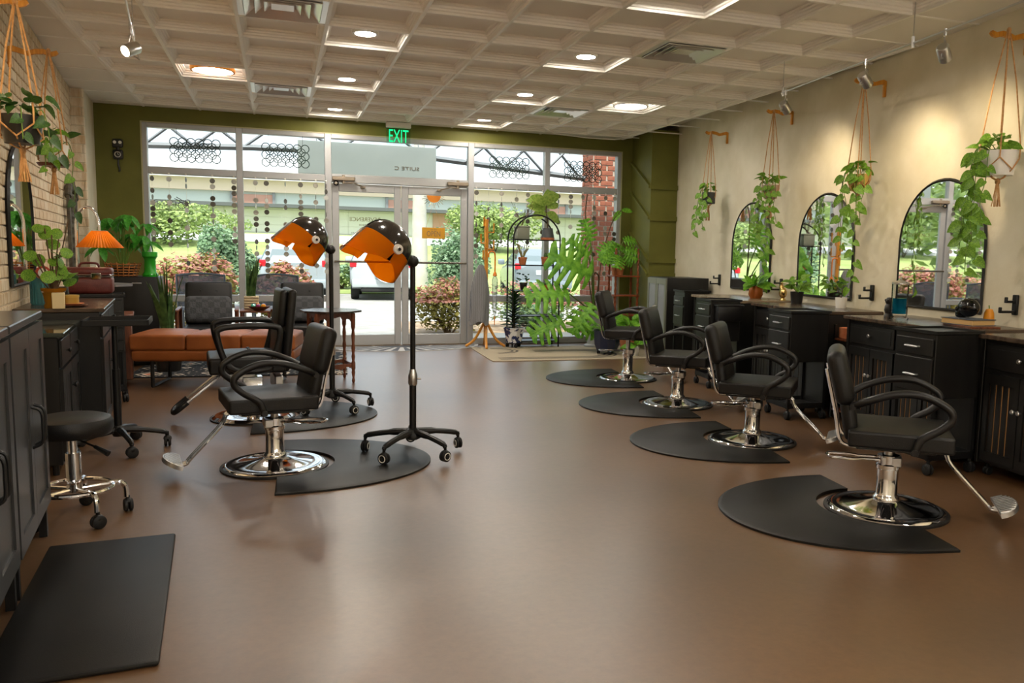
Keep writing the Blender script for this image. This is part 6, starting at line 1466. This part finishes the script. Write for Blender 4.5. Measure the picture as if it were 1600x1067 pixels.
# neon open sign with scissors (reads from outside)
t = T('neon_sign', 'unlit tube sign reading open with scissors, seen from behind', 'sign', (-1.185, YB-.02, 1.74)); nm_ = mat('dark_tube', '#3a3632', .3)
def stroke(pts, nm='letter', r=.0045): q = B(); q.tube([(-x, 0, z) for x, z in pts], r, 5); q.build(nm, nm_, t)
stroke([(-.13, .055), (.185, .055), (.195, .045), (.195, -.05), (.185, -.06), (-.16, -.06), (-.17, -.05)], 'border')
ell = lambda cx, cz, a, b_: [(cx+a*math.cos(2*PI*k/16), cz+b_*math.sin(2*PI*k/16)) for k in range(17)]
stroke(ell(-.10, -.005, .042, .040)); stroke([(-.035, -.045), (-.035, .04), (.0, .04), (.012, .02), (0, .0), (-.033, -.002)]); stroke([(.085, .04), (.04, .04), (.04, -.045), (.085, -.045)]); stroke([(.04, 0), (.075, 0)]); stroke([(.115, -.045), (.115, .04), (.165, -.045), (.165, .04)])
stroke(ell(-.165, .045, .026, .022), 'scissors'); stroke(ell(-.15, -.012, .026, .022), 'scissors'); stroke([(-.145, .035), (-.04, .095)], 'scissors'); stroke([(-.128, .0), (-.06, .06), (-.02, .075)], 'scissors')
# door lettering (reads from outside), sun and open sign
t = T('door_lettering', 'gold shop lettering on the left door glass, reversed from inside', 'lettering', (1.06, YB+.056, 1.62)); gl_ = mat('gold_vinyl', '#7a6a2c', .4, .3); gl2 = mat('dark_vinyl', '#4a453c', .5)
text('name_line', 'REVERENCE', .075, (0, 0, .02), (PI/2, 0, 0), gl_, t, .0005, True, (1.0, 1.0)); text('space_line', 'space', .05, (-.02, 0, -.045), (PI/2, 0, 0), gl_, t, .0005, True); text('day_line', 'MONDAY - SATURDAY', .034, (0, 0, -.155), (PI/2, 0, 0), gl2, t, .0005, True)
text('letters', 'SUITE C', .085, (.53, -.024, .115), (PI/2, 0, 0), mat('sign_brown', '#6a5a48', .6), sg, .001, True, (1.2, .8))
t = T('sun_ornament', 'orange half sun with metal rays at the top of the right door', 'ornament', (1.945, YB+.012, 1.98)); q = B(); q.prism([(.092*math.cos(a), .092*math.sin(a)) for a in [PI+PI*k/20 for k in range(21)]], -.008, .004, MX((0, 0, 0), 0, PI/2)); q.build('disc', mat('sun_orange', '#e0861a', .4), t, 20)
for k in range(15): a = PI+PI*(k+.5)/15; l = .165 if k % 2 else .135; q = B(); q.cyl((.10*math.cos(a), 0, .10*math.sin(a)), (l*math.cos(a), 0, l*math.sin(a)), .003, n=5); q.build('ray', K['brass'], t)
t = T('open_sign', 'yellow hanging sign reading open on the right door', 'sign', (1.94, YB+.005, 1.49)); q = B(); q.rbox(-.152, .152, -.004, .006, -.072, .072, .003, 1); q.build('board', mat('sign_yellow', '#d39a1e', .5), t)
lt_ = mat('sign_text', '#7c6a52', .6); text('letters', 'OPEN', .085, (0, -.0055, -.012), (PI/2, 0, 0), lt_, t, .0008, False, (.85, 1.15)); text('small_letters', 'we are', .03, (0, -.0055, .045), (PI/2, 0, 0), lt_, t, .0008)
for s in (-1, 1): q = B(); q.cyl((s*.10, 0, .072), (s*.0, .0, .40), .0015, n=4); q.build('string', K['rope'], t)
t = T('door_sensor', 'round chrome sensor above the left door corner', 'sensor', (.70, YB-.012, 2.085)); q = B(); q.lathe([(.018, 0), (.030, .004), (.034, .012), (.026, .02), (.018, .012)], 20, MX((0, 0, 0), 0, PI/2)); q.build('ring', K['blk'], t); q = B(); q.lathe([(.0001, .01), (.018, .008)], 16, MX((0, 0, 0), 0, PI/2)); q.build('lens', K['chrome'], t)
